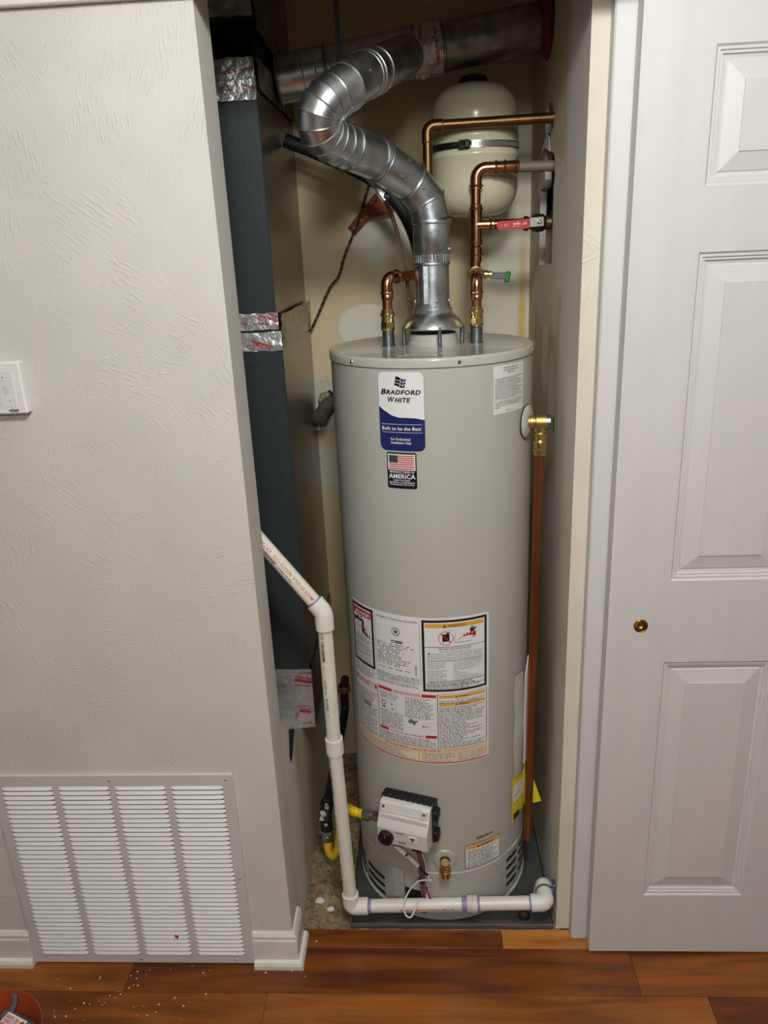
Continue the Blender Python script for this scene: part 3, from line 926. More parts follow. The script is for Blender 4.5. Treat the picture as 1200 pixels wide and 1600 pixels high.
# flag label ---------------------------------------------------------------------
f0, f1, fz0, fz1 = -25.9, -9.4, 1.1835, 1.2625
fb, us, vb = sheet('flag_label', f0, f1, fz0, fz1, 0.004, MIDNIGHT, 0.0006, 'midnight blue label with flag')
pr = Print(hmap, 0.006)
W = A(f1) - A(f0); x0 = A(f0)
pr.rect('w', x0 + W * .04, 1.2240, x0 + W * .96, 1.2590, 0.0009)
for k in range(7):
    v = 1.2262 + k * 0.0046
    pr.rect('r', x0 + W * (.08 if k < 3 else .40), v, x0 + W * .92, v + 0.0023, 0.0012)
pr.rect('m', x0 + W * .08, 1.2398, x0 + W * .39, 1.2565, 0.0012)
for i in range(6):
    for j in range(4):
        pr.disc('w', x0 + W * (.105 + .051 * i), 1.2418 + .0042 * j + (0.001 if i % 2 else 0), 0.0007, 0.0015, 6)
pr.text('w', 'MANUFACTURED IN', x0 + W * .5, 1.2178, 0.0066, 0.0009, bold=0.018, spacing=1.05, align='C', width=W * .82)
pr.text('w', 'AMERICA', x0 + W * .5, 1.2060, 0.0135, 0.0009, bold=0.03, spacing=1.06, align='C', width=W * .90)
for k, (t, w_) in enumerate((('USING THE FINEST', .56), ('MATERIALS & COMPONENTS', .86), ('FROM AROUND THE WORLD', .84))):
    pr.text('w', t, x0 + W * .5, 1.2000 - k * .0048, 0.0046, 0.0009, bold=0.012, align='C', width=W * w_)
pr.build(fb, INKS, {'w': 'lettering', 'r': 'flag_stripe', 'm': 'flag_canton'})

# large instruction sheet -----------------------------------------------------------
lb, us, vb = sheet('instruction_label', -63.2, 30.3, 0.4905, 0.8815, 0.006, LABEL_W, 0.0005, 'large white instruction label with warnings')
pr = Print(hmap, 0.006)
o1, o2, o3 = 0.0008, 0.0011, 0.0014
def bx(col, d0, d1, z0, z1, off=o1):
    pr.rect(col, A(d0), z0, A(d1), z1, off)
# danger box
pr.frame('k', A(-62.2), 0.7185, A(-41.0), 0.8755, 0.0065, o1)
bx('R', -60.2, -42.9, 0.8480, 0.8645)
pr.poly('w', [(A(-58.6), 0.8515), (A(-54.8), 0.8515), (A(-56.7), 0.8615)], o2)
pr.text('w', 'DANGER', A(-49.3), 0.8515, 0.0125, o2, bold=0.02, align='C', width=A(11.0))
bx('k', -60.7, -42.5, 0.7972, 0.7984)
# scald pictogram: tap, hand
bx('k', -60.0, -57.6, 0.8290, 0.8395); bx('k', -57.6, -50.0, 0.8320, 0.8385); bx('k', -56.5, -55.0, 0.8385, 0.8440); bx('k', -53.5, -50.8, 0.8420, 0.8450); bx('k', -51.5, -49.6, 0.8230, 0.8350)
pr.poly('R', [(A(-52.6), 0.8225), (A(-49.5), 0.8225), (A(-47.8), 0.8110), (A(-51.8), 0.8110)], o1)
pr.poly('k', [(A(-52.6), 0.8115), (A(-50.2), 0.8120), (A(-46.5), 0.8055), (A(-44.0), 0.7995), (A(-47.5), 0.7990), (A(-51.6), 0.8040)], o1)
pr.poly('R', [(A(-51.2), 0.8085), (A(-48.4), 0.8070), (A(-45.8), 0.8010), (A(-49.0), 0.8020)], o2)
for k in range(3):
    bx('g', -58.5 + k, -46.0 + k * .8, 0.8165 + k * .0045, 0.8169 + k * .0045)
for z, n_ in ((0.7945, 4), (0.7750, 4), (0.7560, 3), (0.7410, 2), (0.7320, 2)):
    pr.para('k', A(-59.6), z, A(-43.0), 0.0041, n_, o1, h=0.5)
pr.para('g', A(-61.5), 0.7150, A(-42.0), 0.0038, 7, o1, h=0.5)
# rating plate
pr.text('k', 'AUTOMATIC STORAGE WATER HEATER', A(-25.2), 0.8655, 0.0072, o1, bold=0.004, align='C', width=A(26.6))
bx('g', -39.8, -39.6, 0.7050, 0.8650); bx('g', -10.8, -10.6, 0.7050, 0.8650)
pr.ring('k', A(-25.2), 0.8375, 0.0103, 0.0112, o1); pr.ring('k', A(-25.2), 0.8375, 0.0076, 0.0082, o1)
star = []
for k in range(10):
    r_ = 0.0068 if k % 2 == 0 else 0.0029
    a = pi / 2 + k * pi / 5
    star.append((A(-25.2) + r_ * cos(a), 0.8375 + r_ * sin(a)))
pr.poly('k', star, o1)
for k in range(14):
    a = radians(20 + k * 11) + (pi if k % 2 else 0)
    pr.disc('k', A(-25.2) + .0093 * cos(a), .8375 + .0093 * sin(a), .0008, o1, 6)
bx('k', -28.3, -21.2, 0.8085, 0.8150); bx('w', -27.7, -25.2, 0.8103, 0.8133, o2); bx('w', -24.7, -21.7, 0.8112, 0.8124, o2)
rr = random.Random(11)
for k in range(14):
    z = 0.8020 - k * 0.0050
    if k in (12,):
        continue
    u = -38.3 + rr.choice((0, 0, 2.5))
    while u < (-15.8 if k < 2 or k > 12 else rr.uniform(-24, -17)):
        w_ = rr.uniform(0.8, 2.2)
        bx('k', u, u + w_, z, z + 0.0019)
        u += w_ + rr.choice((0.5, 0.5, 2.0))
for k in range(9):
    bx('k', -14.2 + .2, -12.8, 0.7290 + k * .0031, 0.7290 + k * .0031 + rr.uniform(.0008, .0022))
pr.para('g', A(-39.2), 0.7250, A(-11.2), 0.0036, 5, o1, h=0.62, ragged=0.03)
pr.para('k', A(-39.2), 0.7055, A(-11.5), 0.0042, 2, o1, h=0.5)
# warning box
pr.frame('k', A(-9.5), 0.6914, A(28.8), 0.8755, 0.0058, o1)
bx('o', -7.5, 26.7, 0.8565, 0.8664)
pr.poly('k', [(A(2.4), 0.8572), (A(4.8), 0.8572), (A(3.6), 0.8652)], o2); bx('o', 3.5, 3.75, 0.8592, 0.8628, o3)
pr.text('k', 'WARNING', A(5.3), 0.8576, 0.0106, o2, bold=0.006, width=A(10.2))
pr.ring('R', A(4.2), 0.8300, 0.0160, 0.0174, o3, 32)
bx('k', 2.2, 6.3, 0.8190, 0.8400); bx('k', 4.6, 6.0, 0.8400, 0.8440); bx('w', 2.6, 5.9, 0.8195, 0.8215, o2)
c1 = (A(4.2) - .0115, 0.8300 + .0115); c2 = (A(4.2) + .0115, 0.8300 - .0115)
pr.poly('R', [(c1[0] - .0007, c1[1] - .0007), (c2[0] - .0007, c2[1] - .0007), (c2[0] + .0007, c2[1] + .0007), (c1[0] + .0007, c1[1] + .0007)], o3)
pr.poly('R', [(A(10.8), 0.8240), (A(14.0), 0.8310), (A(14.6), 0.8380), (A(15.6), 0.8335), (A(16.6), 0.8415), (A(17.4), 0.8350), (A(18.6), 0.8420), (A(19.4), 0.8360), (A(21.0), 0.8425), (A(22.0), 0.8370), (A(21.8), 0.8290), (A(19.5), 0.8245)], o1)
pr.poly('k', [(A(18.4), 0.8420), (A(18.1), 0.8475), (A(18.9), 0.8510), (A(19.6), 0.8540), (A(20.6), 0.8525), (A(20.3), 0.8490), (A(21.6), 0.8500), (A(21.8), 0.8535), (A(22.0), 0.8470), (A(20.8), 0.8440), (A(20.2), 0.8400), (A(19.2), 0.8395)], o1)
pr.disc('w', A(19.7), 0.8500, 0.0011, o2, 10)
arc_ = [(A(5.8 + 1.6 * k / 6), 0.8440 + 0.0065 * sin(pi * .55 * k / 6)) for k in range(7)]
for (p, q_) in zip(arc_, arc_[1:]):
    pr.poly('k', [(p[0], p[1] - .0005), (q_[0], q_[1] - .0005), (q_[0], q_[1] + .0005), (p[0], p[1] + .0005)], o1)
cur_ = [(A(7.4), .8500), (A(8.9), .8470), (A(9.6), .8370), (A(9.4), .8260), (A(9.7), .8200)]
for (p, q_) in zip(cur_, cur_[1:]):
    pr.poly('g', [(p[0] - .0003, p[1]), (p[0] + .0003, p[1]), (q_[0] + .0003, q_[1]), (q_[0] - .0003, q_[1])], o1)
pr.text('k', 'Flammable Vapors', A(9.0), 0.8165, 0.0048, o1, bold=0.006, width=A(10.5))
bx('k', -8.1, 27.5, 0.8069, 0.8082)
pr.text('k', 'FIRE AND EXPLOSION HAZARD', A(9.4), 0.8005, 0.0054, o1, bold=0.018, align='C', width=A(19))
pr.text('k', 'Can result in serious injury or death.', A(9.4), 0.7945, 0.0052, o1, bold=0.004, align='C', width=A(17.6))
pr.poly('k', [(A(-6.4), 0.7885), (A(-4.8), 0.7885), (A(-5.6), 0.7940)], o1)
pr.text('k', 'Do not store or use gasoline or other flammable vapors and', A(-4.2), 0.7886, 0.0052, o1, bold=0.003, width=A(29.5))
for k, t in enumerate(('liquids in the vicinity of this or any other appliance.  Storage or', 'use of gasoline or other flammable vapors or liquids in the vicinity', 'of this or any other appliance can result in serious injury or death.')):
    pr.text('k', t, A(-6.6), 0.7834 - k * .0052, 0.0050, o1, bold=0.003, width=A(32.2))
bx('k', -6.9, 26.2, 0.7708, 0.7718)
pr.para('k', A(-6.9), 0.7700, A(6.2), 0.0046, ['Vapors from flammable', 'liquids can explode and', 'catch fire causing death', 'or severe burns.'], o1, bold=0.004)
pr.para('k', A(8.2), 0.7706, A(25.5), 0.0047, ['Do not use or store flammable products', 'such as gasoline, solvents or adhesives', 'in the same room or area near the', 'appliance, or any other appliance or', 'any possible ignition source.'], o1, bold=0.004)
pr.para('k', A(-6.9), 0.7495, A(6.5), 0.0046, ['Keep flammable products:', '  1. far away from any', '      potential ignition source,', '  2. in approved containers,', '  3. tightly closed and', '  4. out of children\'s reach.'], o1, bold=0.004)
pr.para('k', A(8.2), 0.7460, A(27.0), 0.0046, ['Vapors:', '  1. cannot be seen,', '  2. are heavier than air,', '  3. go a long way on the floor and', '  4. can be carried from other rooms by', '      air currents to possible ignition source'], o1, bold=0.004)
bx('k', -6.9, 27.5, 0.7180, 0.7192)
pr.para('k', A(-7.2), 0.7180, A(22.0), 0.0046, 2, o1)
bx('k', -8.0, 27.5, 0.7068, 0.7080)
pr.para('k', A(-7.2), 0.7068, A(24.0), 0.0043, 2, o1)
# lower left column
pr.frame('R', A(-61.9), 0.6640, A(-40.8), 0.6775, 0.0009, o1)
bx('R', -61.9, -60.4, 0.6650, 0.6770); bx('R', -42.3, -40.8, 0.6650, 0.6770)
pr.para('r', A(-59.8), 0.6765, A(-42.8), 0.0052, 2, o1, h=0.7)
bx('k', -62.4, -40.0, 0.6495, 0.6505); bx('g', -62.5, -62.3, 0.5200, 0.6790)
pr.para('k', A(-61.6), 0.6480, A(-41.0), 0.0044, 27, o1, h=0.5)
for z in (0.617, 0.612, 0.607):
    bx('R', -54.0, -46.5, z, z + .0018, o2)
bx('k', -40.05, -39.65, 0.5300, 0.6835)
# operating instructions
bx('R', -39.0, -29.6, 0.6745, 0.6825); bx('R', -10.5, -2.2, 0.6745, 0.6825)
pr.text('r', 'OPERATING INSTRUCTIONS', A(-20.1), 0.6758, 0.0078, o1, bold=0.018, align='C', width=A(17.0))
pr.frame('R', A(-29.5), 0.6745, A(-10.6), 0.6825, 0.0005, o1)
pr.para('k', A(-38.2), 0.6715, A(-24.5), 0.0047, 4, o1, h=0.5)
pr.frame('g', A(-37.6), 0.6240, A(-26.5), 0.6470, 0.0006, o1)
pr.ring('k', A(-35.6), 0.6385, 0.0042, 0.0062, o2, 20); pr.ring('g', A(-30.0), 0.6395, 0.0015, 0.0032, o2, 12)
bx('k', -36.6, -34.6, 0.6258, 0.6300); bx('k', -30.0, -28.4, 0.6258, 0.6285)
pr.para('k', A(-38.2), 0.6210, A(-21.5), 0.0047, 10, o1, h=0.5)
pr.para('k', A(-20.8), 0.6715, A(-3.0), 0.0047, 12, o1, h=0.5)
pr.poly('g', [(A(-19.4), 0.6060), (A(-17.4), 0.6130), (A(-15.2), 0.6070), (A(-12.8), 0.6105), (A(-14.6), 0.6010), (A(-15.6), 0.5940), (A(-16.6), 0.6010), (A(-18.8), 0.5990)], o1)
for k in range(4):
    pr.ring('k', A(-10.0 + k * 1.5), 0.5945, 0.0014, 0.0028 - .0004 * k, o1, 12)
bx('g', -13, -8, 0.6120, 0.6124); bx('g', -8, -3.2, 0.6040, 0.6044); bx('g', -7, -3.2, 0.5860, 0.5864)
bx('R', -39.2, -32.8, 0.5630, 0.5710); bx('R', -9.0, -2.1, 0.5630, 0.5710)
pr.text('r', 'TO TURN OFF GAS TO APPLIANCE', A(-20.9), 0.5642, 0.0074, o1, bold=0.018, align='C', width=A(22.2))
pr.para('k', A(-38.6), 0.5615, A(-2.6), 0.0046, 5, o1, h=0.5)
bx('k', -1.55, -1.15, 0.5385, 0.6850)
# right column warnings
bx('g', -1.4, 28.9, 0.6840, 0.6848); bx('k', 28.5, 28.95, 0.5360, 0.6848); bx('g', -40, 28.9, 0.5375, 0.5385)
for z in (0.6730, 0.6520):
    bx('o', -0.5, 27.5, z, z + 0.0082)
    pr.poly('k', [(A(9.2), z + .0014), (A(10.4), z + .0014), (A(9.8), z + .0062)], o2)
    pr.text('k', 'WARNING', A(11.0), z + .0014, 0.0064, o2, bold=0.018, width=A(6.2))
pr.text('k', 'FOR YOUR SAFETY', A(13.3), 0.6680, 0.0042, o1, bold=0.01, align='C', width=A(8))
pr.para('k', A(-0.5), 0.6678, A(27.6), 0.0045, 2, o1, h=0.5)
pr.para('k', A(-0.5), 0.6512, A(27.6), 0.0047, 24, o1, h=0.52, ragged=0.5)
# cream strip at the bottom
bx('c', -62.6, 29.4, 0.4975, 0.5340, 0.0007)
bx('R', -62.6, 29.4, 0.5335, 0.5345); bx('R', -63.0, 29.6, 0.4930, 0.4962)
pr.para('r', A(-36), 0.5318, A(1), 0.0056, 1, 0.0012, h=0.9)
pr.para('r', A(2), 0.5330, A(28), 0.0032, 2, 0.0012, h=0.45)
for d in (-50.5, -13.6, -11.2, 9.8, 28.2):
    bx('o', d, d + .5, 0.4985, 0.5240, 0.0012)
for (d0, d1) in ((-61.8, -51.2), (-49.2, -14.6), (-10.2, 8.8), (10.8, 27.6)):
    pr.para('g', A(d0), 0.5245, A(d1), 0.0052, 5, 0.0012, h=0.45, ragged=.35)
pr.build(lb, INKS, {'k': 'black_print', 'w': 'reversed_print', 'r': 'red_print', 'R': 'red_mark', 'o': 'orange_bar', 'g': 'fine_print', 'c': 'cream_strip'})

# relief valve notice ---------------------------------------------------------------------
lb, us, vb = sheet('valve_notice_label', 33.0, 57.9, 1.3300, 1.4305, 0.003, PAPER, 0.0005, 'white printed notice near the relief valve')
pr = Print(hmap, 0.006)
for k, (t, w_) in enumerate((('OPENING FOR TEMPERATURE', 12), ('AND PRESSURE RELIEF VALVE', 12.6), ('IMPORTANT', 6))):
    pr.text('k', t, A(46), 1.4228 - k * .0052, 0.0045, o1, bold=0.01, align='C', width=A(w_))
tl = ('FOLLOW THE MAINTENANCE INSTRUCTIONS PROVIDED', 'FAILURE TO DO SO CAN RESULT IN INJURY', 'A TEMPERATURE AND PRESSURE RELIEF VALVE MUST', 'BE COMPLYING WITH THE STANDARD FOR RELIEF', 'VALVES AND AUTOMATIC GAS SHUTOFF DEVICES FOR',
      'HOT WATER SUPPLY SYSTEMS, AND SHALL', 'BE INSTALLED AT THE TIME OF INSTALLATION IN THE', 'OPENING IN THE LOCATION SPECIFIED BY THE', 'MANUFACTURER. LOCAL CODES SHALL GOVERN', 'INSTALLATION OF RELIEF DEVICES FOR SAFE', 'OPERATION OF THE WATER HEATER THE RELIEF VALVE', 'MUST NOT BE REMOVED OR PLUGGED.', '', 'THE INTERNAL COMPONENTS OF THIS WATER HEATER', 'COMPLY WITH THE REQUIREMENTS AS SET BY THE', 'STATE IN WHICH IT IS TO BE INSTALLED WHEN', 'SHIPPED.')
pr.para('k', A(34.0), 1.4060, A(56.6), 0.0038, list(tl), o1, bold=0.012)
bx_ = pr.rect('g', A(36), 1.3570, A(56), 1.3573, o1)
pr.para('g', A(42), 1.3375, A(48.5), 0.0036, 1, o1)
pr.build(lb, INKS, {'k': 'lettering', 'g': 'fine_print'})

# small warning label by the drain ---------------------------------------------------------
lb, us, vb = sheet('lower_warning_label', 13.9, 40.0, 0.1665, 0.2400, 0.002, INK, 0.0005, 'small framed warning label by the drain')
pr = Print(hmap, 0.006)
pr.rect('w', A(14.3), 0.1682, A(39.6), 0.2383, o1)
pr.rect('o', A(14.7), 0.2262, A(39.2), 0.2372, o2)
pr.poly('k', [(A(22.0), .2278), (A(23.8), .2278), (A(22.9), .2352)], o3)
pr.text('k', 'WARNING', A(24.4), 0.2278, 0.0090, o3, bold=0.02, width=A(9.4))
pr.para('k', A(15.6), 0.2235, A(38.6), 0.0058, 9, o2, h=0.5)
pr.build(lb, INKS, {'k': 'lettering', 'w': 'label_field', 'o': 'orange_bar'})
lb, us, vb = sheet('foil_sticker', 21.5, 34.0, 0.2520, 0.2590, 0.001, mat('sticker_tan', (150, 138, 126), 0.3, 0.5, var=0.2, vscale=90), 0.0005)

# stickers on the top cap
m = MB(); m.add([(-0.052, 0.158, lid_top + .0004), (0.030, 0.158, lid_top + .0004), (0.028, 0.176, lid_top + .0004), (-0.048, 0.178, lid_top + .0004)], [(0, 1, 2, 3)])
st = m.build('top_sticker', PAPER, wh, smooth=False, recalc=False)
pr = Print(lambda u, v, o: (u, v, lid_top + .0004 + o)); pr.para('k', -0.046, 0.175, 0.024, 0.004, 4, 0.0004, h=.5); pr.build(st, INKS)
m = MB(); m.add([(-0.038, 0.186, lid_top + .0004), (0.046, 0.186, lid_top + .0004), (0.044, 0.198, lid_top + .0004), (-0.036, 0.198, lid_top + .0004)], [(0, 1, 2, 3)])
st = m.build('top_sticker', PAPER, wh, smooth=False, recalc=False)
pr = Print(lambda u, v, o: (u, v, lid_top + .0004 + o)); pr.para('k', -0.032, 0.197, 0.040, 0.0045, 2, 0.0004, h=.5); pr.build(st, INKS)

# draft hood -------------------------------------------------------------------------------
FX, FY = 0.0245, 0.3515
m = MB(); m.lathe([(0.056, lid_top), (0.056, 1.464), (0.0545, 1.466), (0.0545, 1.482), (0.052, 1.4835), (0.050, 1.4825), (0.050, 1.462), (0.0001, 1.462)], (FX, FY, 0), seg=48)
m.build('flue_collar', HEATER_LID, wh)
MB().lathe([(0.0498, 1.4745), (0.0001, 1.4745)], (FX, FY, 0), seg=48).build('flue_throat_shade', DARK, wh)  # dark disc, the shade down the throat put into its colour
m = MB(); m.lathe([(0.064, 1.4935), (0.0690, 1.4935), (0.0705, 1.4960), (0.0695, 1.4985), (0.0665, 1.5040), (0.0615, 1.5115), (0.0555, 1.5185), (0.0480, 1.5240), (0.0435, 1.5275), (0.0440, 1.5310), (0.0445, 1.5340), (0.0430, 1.5365), (0.0405, 1.5375), (0.0405, 1.5450), (0.0385, 1.5450), (0.0385, 1.5360), (0.0415, 1.5260), (0.0590, 1.5100), (0.064, 1.4935)], (FX, FY, 0), seg=56)
m.build('draft_hood', GALV, wh)
for d in (-80, 12, 82, 170):
    a = radians(d); x, y = FX + 0.066 * sin(a), FY - 0.066 * cos(a)
    m = MB(); m.tube([(x, y, lid_top), (x, y, 1.5)], 0.0046, 12); m.build('hood_leg', ZINC, wh)

# water nipples ---------------------------------------------------------------------------
for x in (-0.0765, 0.1225):
    m = MB(); m.lathe([(0.0155, lid_top + .0002), (0.0155, lid_top + .003), (0.0135, lid_top + .0035), (0.0135, 1.492), (0.0001, 1.492)], (x, FY, 0), seg=28)
    m.build('water_nipple', ZINC, wh)

# drain valve -------------------------------------------------------------------------------
dp = Vector(hpos(1.0, 0.205))
m = MB(); m.lathe([(0.0300, 0.0), (0.0300, 0.0015), (0.0275, 0.0050), (0.016, 0.007), (0.0140, 0.0065), (0.0140, 0.001)], dp, (0, -1, 0), 40)
m.build('drain_escutcheon', HEATER_LID, wh)
dv = MB()
dv.lathe([(0.0115, -0.002), (0.0115, 0.022), (0.0135, 0.023), (0.0135, 0.038), (0.010, 0.040), (0.0001, 0.040)], dp, (0, -1, 0), 20)
dv.lathe([(0.0001, 0.016), (0.0108, 0.016), (0.0118, 0.010), (0.0118, -0.006), (0.0138, -0.007), (0.0138, -0.024), (0.0120, -0.025), (0.0080, -0.025), (0.0080, -0.016), (0.0001, -0.016)], dp + Vector((0, -0.030, 0)), (0, 0, 1), 20)
dvo = dv.build('drain_valve', BRASS, wh)
MB().lathe([(0.0045, 0), (0.0045, 0.005), (0.0001, 0.006)], dp + Vector((0.004, -0.041, 0.006)), (0, -1, 0), 10).build('drain_stem', BRASS, dvo)

# gas control valve --------------------------------------------------------------------------
VT = -18.5
vn = Vector((sin(radians(VT)), -cos(radians(VT)), 0)); vt = Vector((cos(radians(VT)), sin(radians(VT)), 0)); vz = Vector((0, 0, 1))
V0 = Vector((HX, HY, 0)) + vn * HR
def vp(a, r, z):
    return V0 + vt * a + vn * r + vz * z
# black rear housing
poly = [(0.002, 0.292), (0.034, 0.292), (0.040, 0.300), (0.040, 0.398), (0.032, 0.405), (0.002, 0.400)]
m = MB(); m.prism(poly, lambda r, z, d: vp(d, r, z), -0.068, 0.066)
gv = m.build('gas_control_valve', BLACK, wh, smooth=False)
gv['label'] = 'gas control valve with black dial'
for z in (0.312, 0.372):
    MB().obox(vp(0.068, 0.024, z), vt, vn, vz, 0.008, 0.013, 0.014, 0.003).build('housing_lug', BLACK, gv, smooth=False)
rib = None
for k in range(9):
    c_ = vp(-0.056 + 0.014 * k, 0.024, 0.4035)
    if rib is None:
        rib = MB().obox(c_, vt, vn, vz, 0.0050, 0.014, 0.0022, 0.001).build('housing_rib', BLACK, gv, smooth=False)
    else:
        copy_part(rib, gv, c_)
# light front cover: sloped brow, recessed band, lower face
poly = [(0.036, 0.2935), (0.070, 0.2935), (0.0775, 0.3010), (0.0800, 0.345), (0.0770, 0.3535), (0.0640, 0.3725), (0.0600, 0.3760), (0.0600, 0.3800), (0.0585, 0.3815), (0.0530, 0.3975), (0.0470, 0.4015), (0.036, 0.4015)]
m = MB()
N_ = [(-0.0645, 0.985), (-0.0625, 1.0), (0.0605, 1.0), (0.0625, 0.985)]
vs_ = []; fs_ = []
for (a, s_) in N_:
    for (r, z) in poly:
        vs_.append(vp(a, 0.036 + (r - 0.036) * s_, 0.352 + (z - 0.352) * s_))
n = len(poly)
for i in range(3):
    for k in range(n):
        fs_.append((i * n + k, i * n + (k + 1) % n, (i + 1) * n + (k + 1) % n, (i + 1) * n + k))
fs_ += [tuple(range(n))[::-1], tuple(3 * n + k for k in range(n))]
m.add(vs_, fs_); m.build('front_cover', VALVE_WHITE, gv, angle=20)
# grey band and lettering on the cover
def face_map(z0, r0, z1, r1):
    d = (Vector((0, r1 - r0, z1 - z0)));
    def f(u, v, o):
        t = (v - z0) / (z1 - z0)
        nr, nz = (z1 - z0), -(r1 - r0); l = math.hypot(nr, nz)
        return vp(u, r0 + (r1 - r0) * t + o * nr / l, v + o * nz / l)
    return f
pr = Print(face_map(0.3535, 0.0770, 0.3725, 0.0640)); pr.rect('G', -0.0615, 0.3655, 0.0595, 0.3722, 0.0004)
pr.build(gv, {'G': VALVE_GREY}, {'G': 'grey_band'})
pr = Print(face_map(0.3010, 0.0775, 0.345, 0.0800))
pr.text('g', 'A', -0.019, 0.3385, 0.006, 0.0006, bold=0.01); pr.rect('g', -0.013, 0.3388, 0.004, 0.3418, 0.0006)
pr.rect('g', -0.012, 0.3125, 0.008, 0.3145, 0.0006); pr.rect('g', -0.012, 0.3090, 0.008, 0.3110, 0.0006)
for k, (a, b) in enumerate(((-58, 346), (-48, 348.5), (-38, 346), (-27, 338), (-23, 329), (-28, 322))):
    pr.rect('g', a / 1000, b / 1000 - .004, a / 1000 + .004, b / 1000 - .0030, 0.0006)
pr.rect('k', 0.0185, 0.3230, 0.0335, 0.3345, 0.0020)
pr.rect('w', 0.0215, 0.3250, 0.0310, 0.3300, 0.0024)
pr.rect('G', 0.0235, 0.3250, 0.0290, 0.3325, 0.0028)
pr.build(gv, {'g': INK_GREY, 'k': INK, 'w': LABEL_W, 'G': GREY_PLASTIC}, {'g': 'dial_marks', 'k': 'indicator_window', 'w': 'indicator_frame', 'G': 'indicator_button'})
m = MB(); m.obox(vp(0.026, 0.0800, 0.3290), vt, vn, vz, 0.0098, 0.0012, 0.0085, 0.0006); m.build('indicator_bezel', LABEL_W, gv, smooth=False)
m = MB(); m.lathe([(0.0190, 0.0), (0.0190, 0.010), (0.0175, 0.0125), (0.0001, 0.0132)], vp(-0.041, 0.0785, 0.3215), vn, 32)
kn = m.build('temperature_dial', BLACK, gv)
MB().obox(vp(-0.041, 0.0922, 0.3310), vt, vn, vz, 0.0012, 0.0006, 0.004, 0).build('dial_pointer', INK_GREY, kn, smooth=False)
for a in (-0.053, 0.050):
    MB().obox(vp(a, 0.0575, 0.3885), vt, (vn * 0.95 + vz * .3), (vz * .95 - vn * .3), 0.0075, 0.0030, 0.0120, 0.002).build('screw_tab', VALVE_WHITE, gv, smooth=False)
    MB().lathe([(0.0035, 0), (0.0035, 0.0012), (0.0015, 0.0013), (0.0001, 0.0006)], vp(a, 0.0600, 0.3930), (vn * 0.95 + vz * .3), 12).build('screw', STEEL, gv)
# plugs and wires under the valve
for (a, w, r) in ((-0.018, 0.012, 0.055), (0.030, 0.012, 0.058), (-0.042, 0.006, 0.045)):
    MB().obox(vp(a, r, 0.2880), vt, vn, vz, w, 0.008, 0.006, 0.001).build('plug_socket', BLACK, gv, smooth=False)
harness = smooth_path([vp(0.030, 0.058, 0.283), vp(0.031, 0.045, 0.245), vp(0.028, 0.030, 0.20), vp(0.026, 0.022, 0.16), vp(0.025, 0.014, 0.11), vp(0.024, 0.000, 0.070)], 6)
wn = Vector(vt)
for (off, col, r) in ((-0.004, INK_GREY, .0028), (0.000, WIRE_RED, .0028), (0.004, WIRE_RED, .0028), (0.0075, INK_GREY, .0024)):
    MB().tube([p + wn * off + vn * (.002 if off > 0 else 0) for p in harness], r, 8).build('harness_wire', col, gv)
MB().tube(smooth_path([vp(0.036, 0.058, 0.285), vp(0.043, 0.05, 0.25), vp(0.042, 0.034, 0.205), vp(0.034, 0.024, 0.165), vp(0.030, 0.02, 0.14)], 6), 0.0016, 8).build('white_wire', PAPER, gv)
MB().tube([vp(0.020, 0.024, 0.155), vp(0.034, 0.026, 0.155)], 0.008, 10).build('tape_wrap', BLACK, gv)
# loose igniter lead with white plug and sleeve
MB().tube([vp(-0.030, 0.060, 0.277), vp(-0.016, 0.056, 0.270)], [0.0025, 0.006], 8).build('plug_tip', PAPER, gv)
MB().tube([vp(-0.016, 0.056, 0.270), vp(-0.006, 0.052, 0.255)], [0.007, 0.0055], 8).build('white_plug', PAPER, gv)
MB().tube([vp(-0.006, 0.052, 0.255), vp(0.046, 0.038, 0.190)], 0.0034, 8).build('black_lead', BLACK, gv)
MB().tube([vp(-0.002, 0.051, 0.250), vp(0.024, 0.044, 0.2175)], 0.0066, 10).build('clear_sleeve', VALVE_GREY, gv)
MB().tube([vp(0.046, 0.038, 0.190), vp(0.053, 0.036, 0.172)], [0.0022, 0.0006], 6).build('white_tip', PAPER, gv)
loop = smooth_path([vp(0.050, 0.022, 0.160), vp(0.036, 0.030, 0.165), vp(0.016, 0.034, 0.155), vp(-0.004, 0.040, 0.125), vp(-0.012, 0.058, 0.100), vp(-0.004, 0.068, 0.076), vp(0.010, 0.067, 0.074), vp(0.018, 0.052, 0.096), vp(0.020, 0.03, 0.10)], 6)
MB().tube(loop, 0.0021, 8).build('zip_tie_loop', PAPER, gv)
for k, (c_, dx) in enumerate(((WIRE_PINK, 0.0), (PAPER, -.004), (BLACK, .005), (WIRE_PINK, .008))):
    MB().tube(smooth_path([vp(0.028 + dx, 0.012, 0.125), vp(0.040 + dx, 0.016, 0.095), vp(0.036 + dx, 0.012, 0.072 - .006 * k), vp(0.052, 0.004, 0.058 + .008 * k)], 5), 0.0019, 7).build('burner_wire', c_, gv)
MB().lathe([(0.007, 0), (0.007, 0.014), (0.004, 0.016), (0.0001, 0.016)], vp(0.054, 0.004, 0.068), vz, 6).build('brass_fitting', BRASS_DULL, gv)

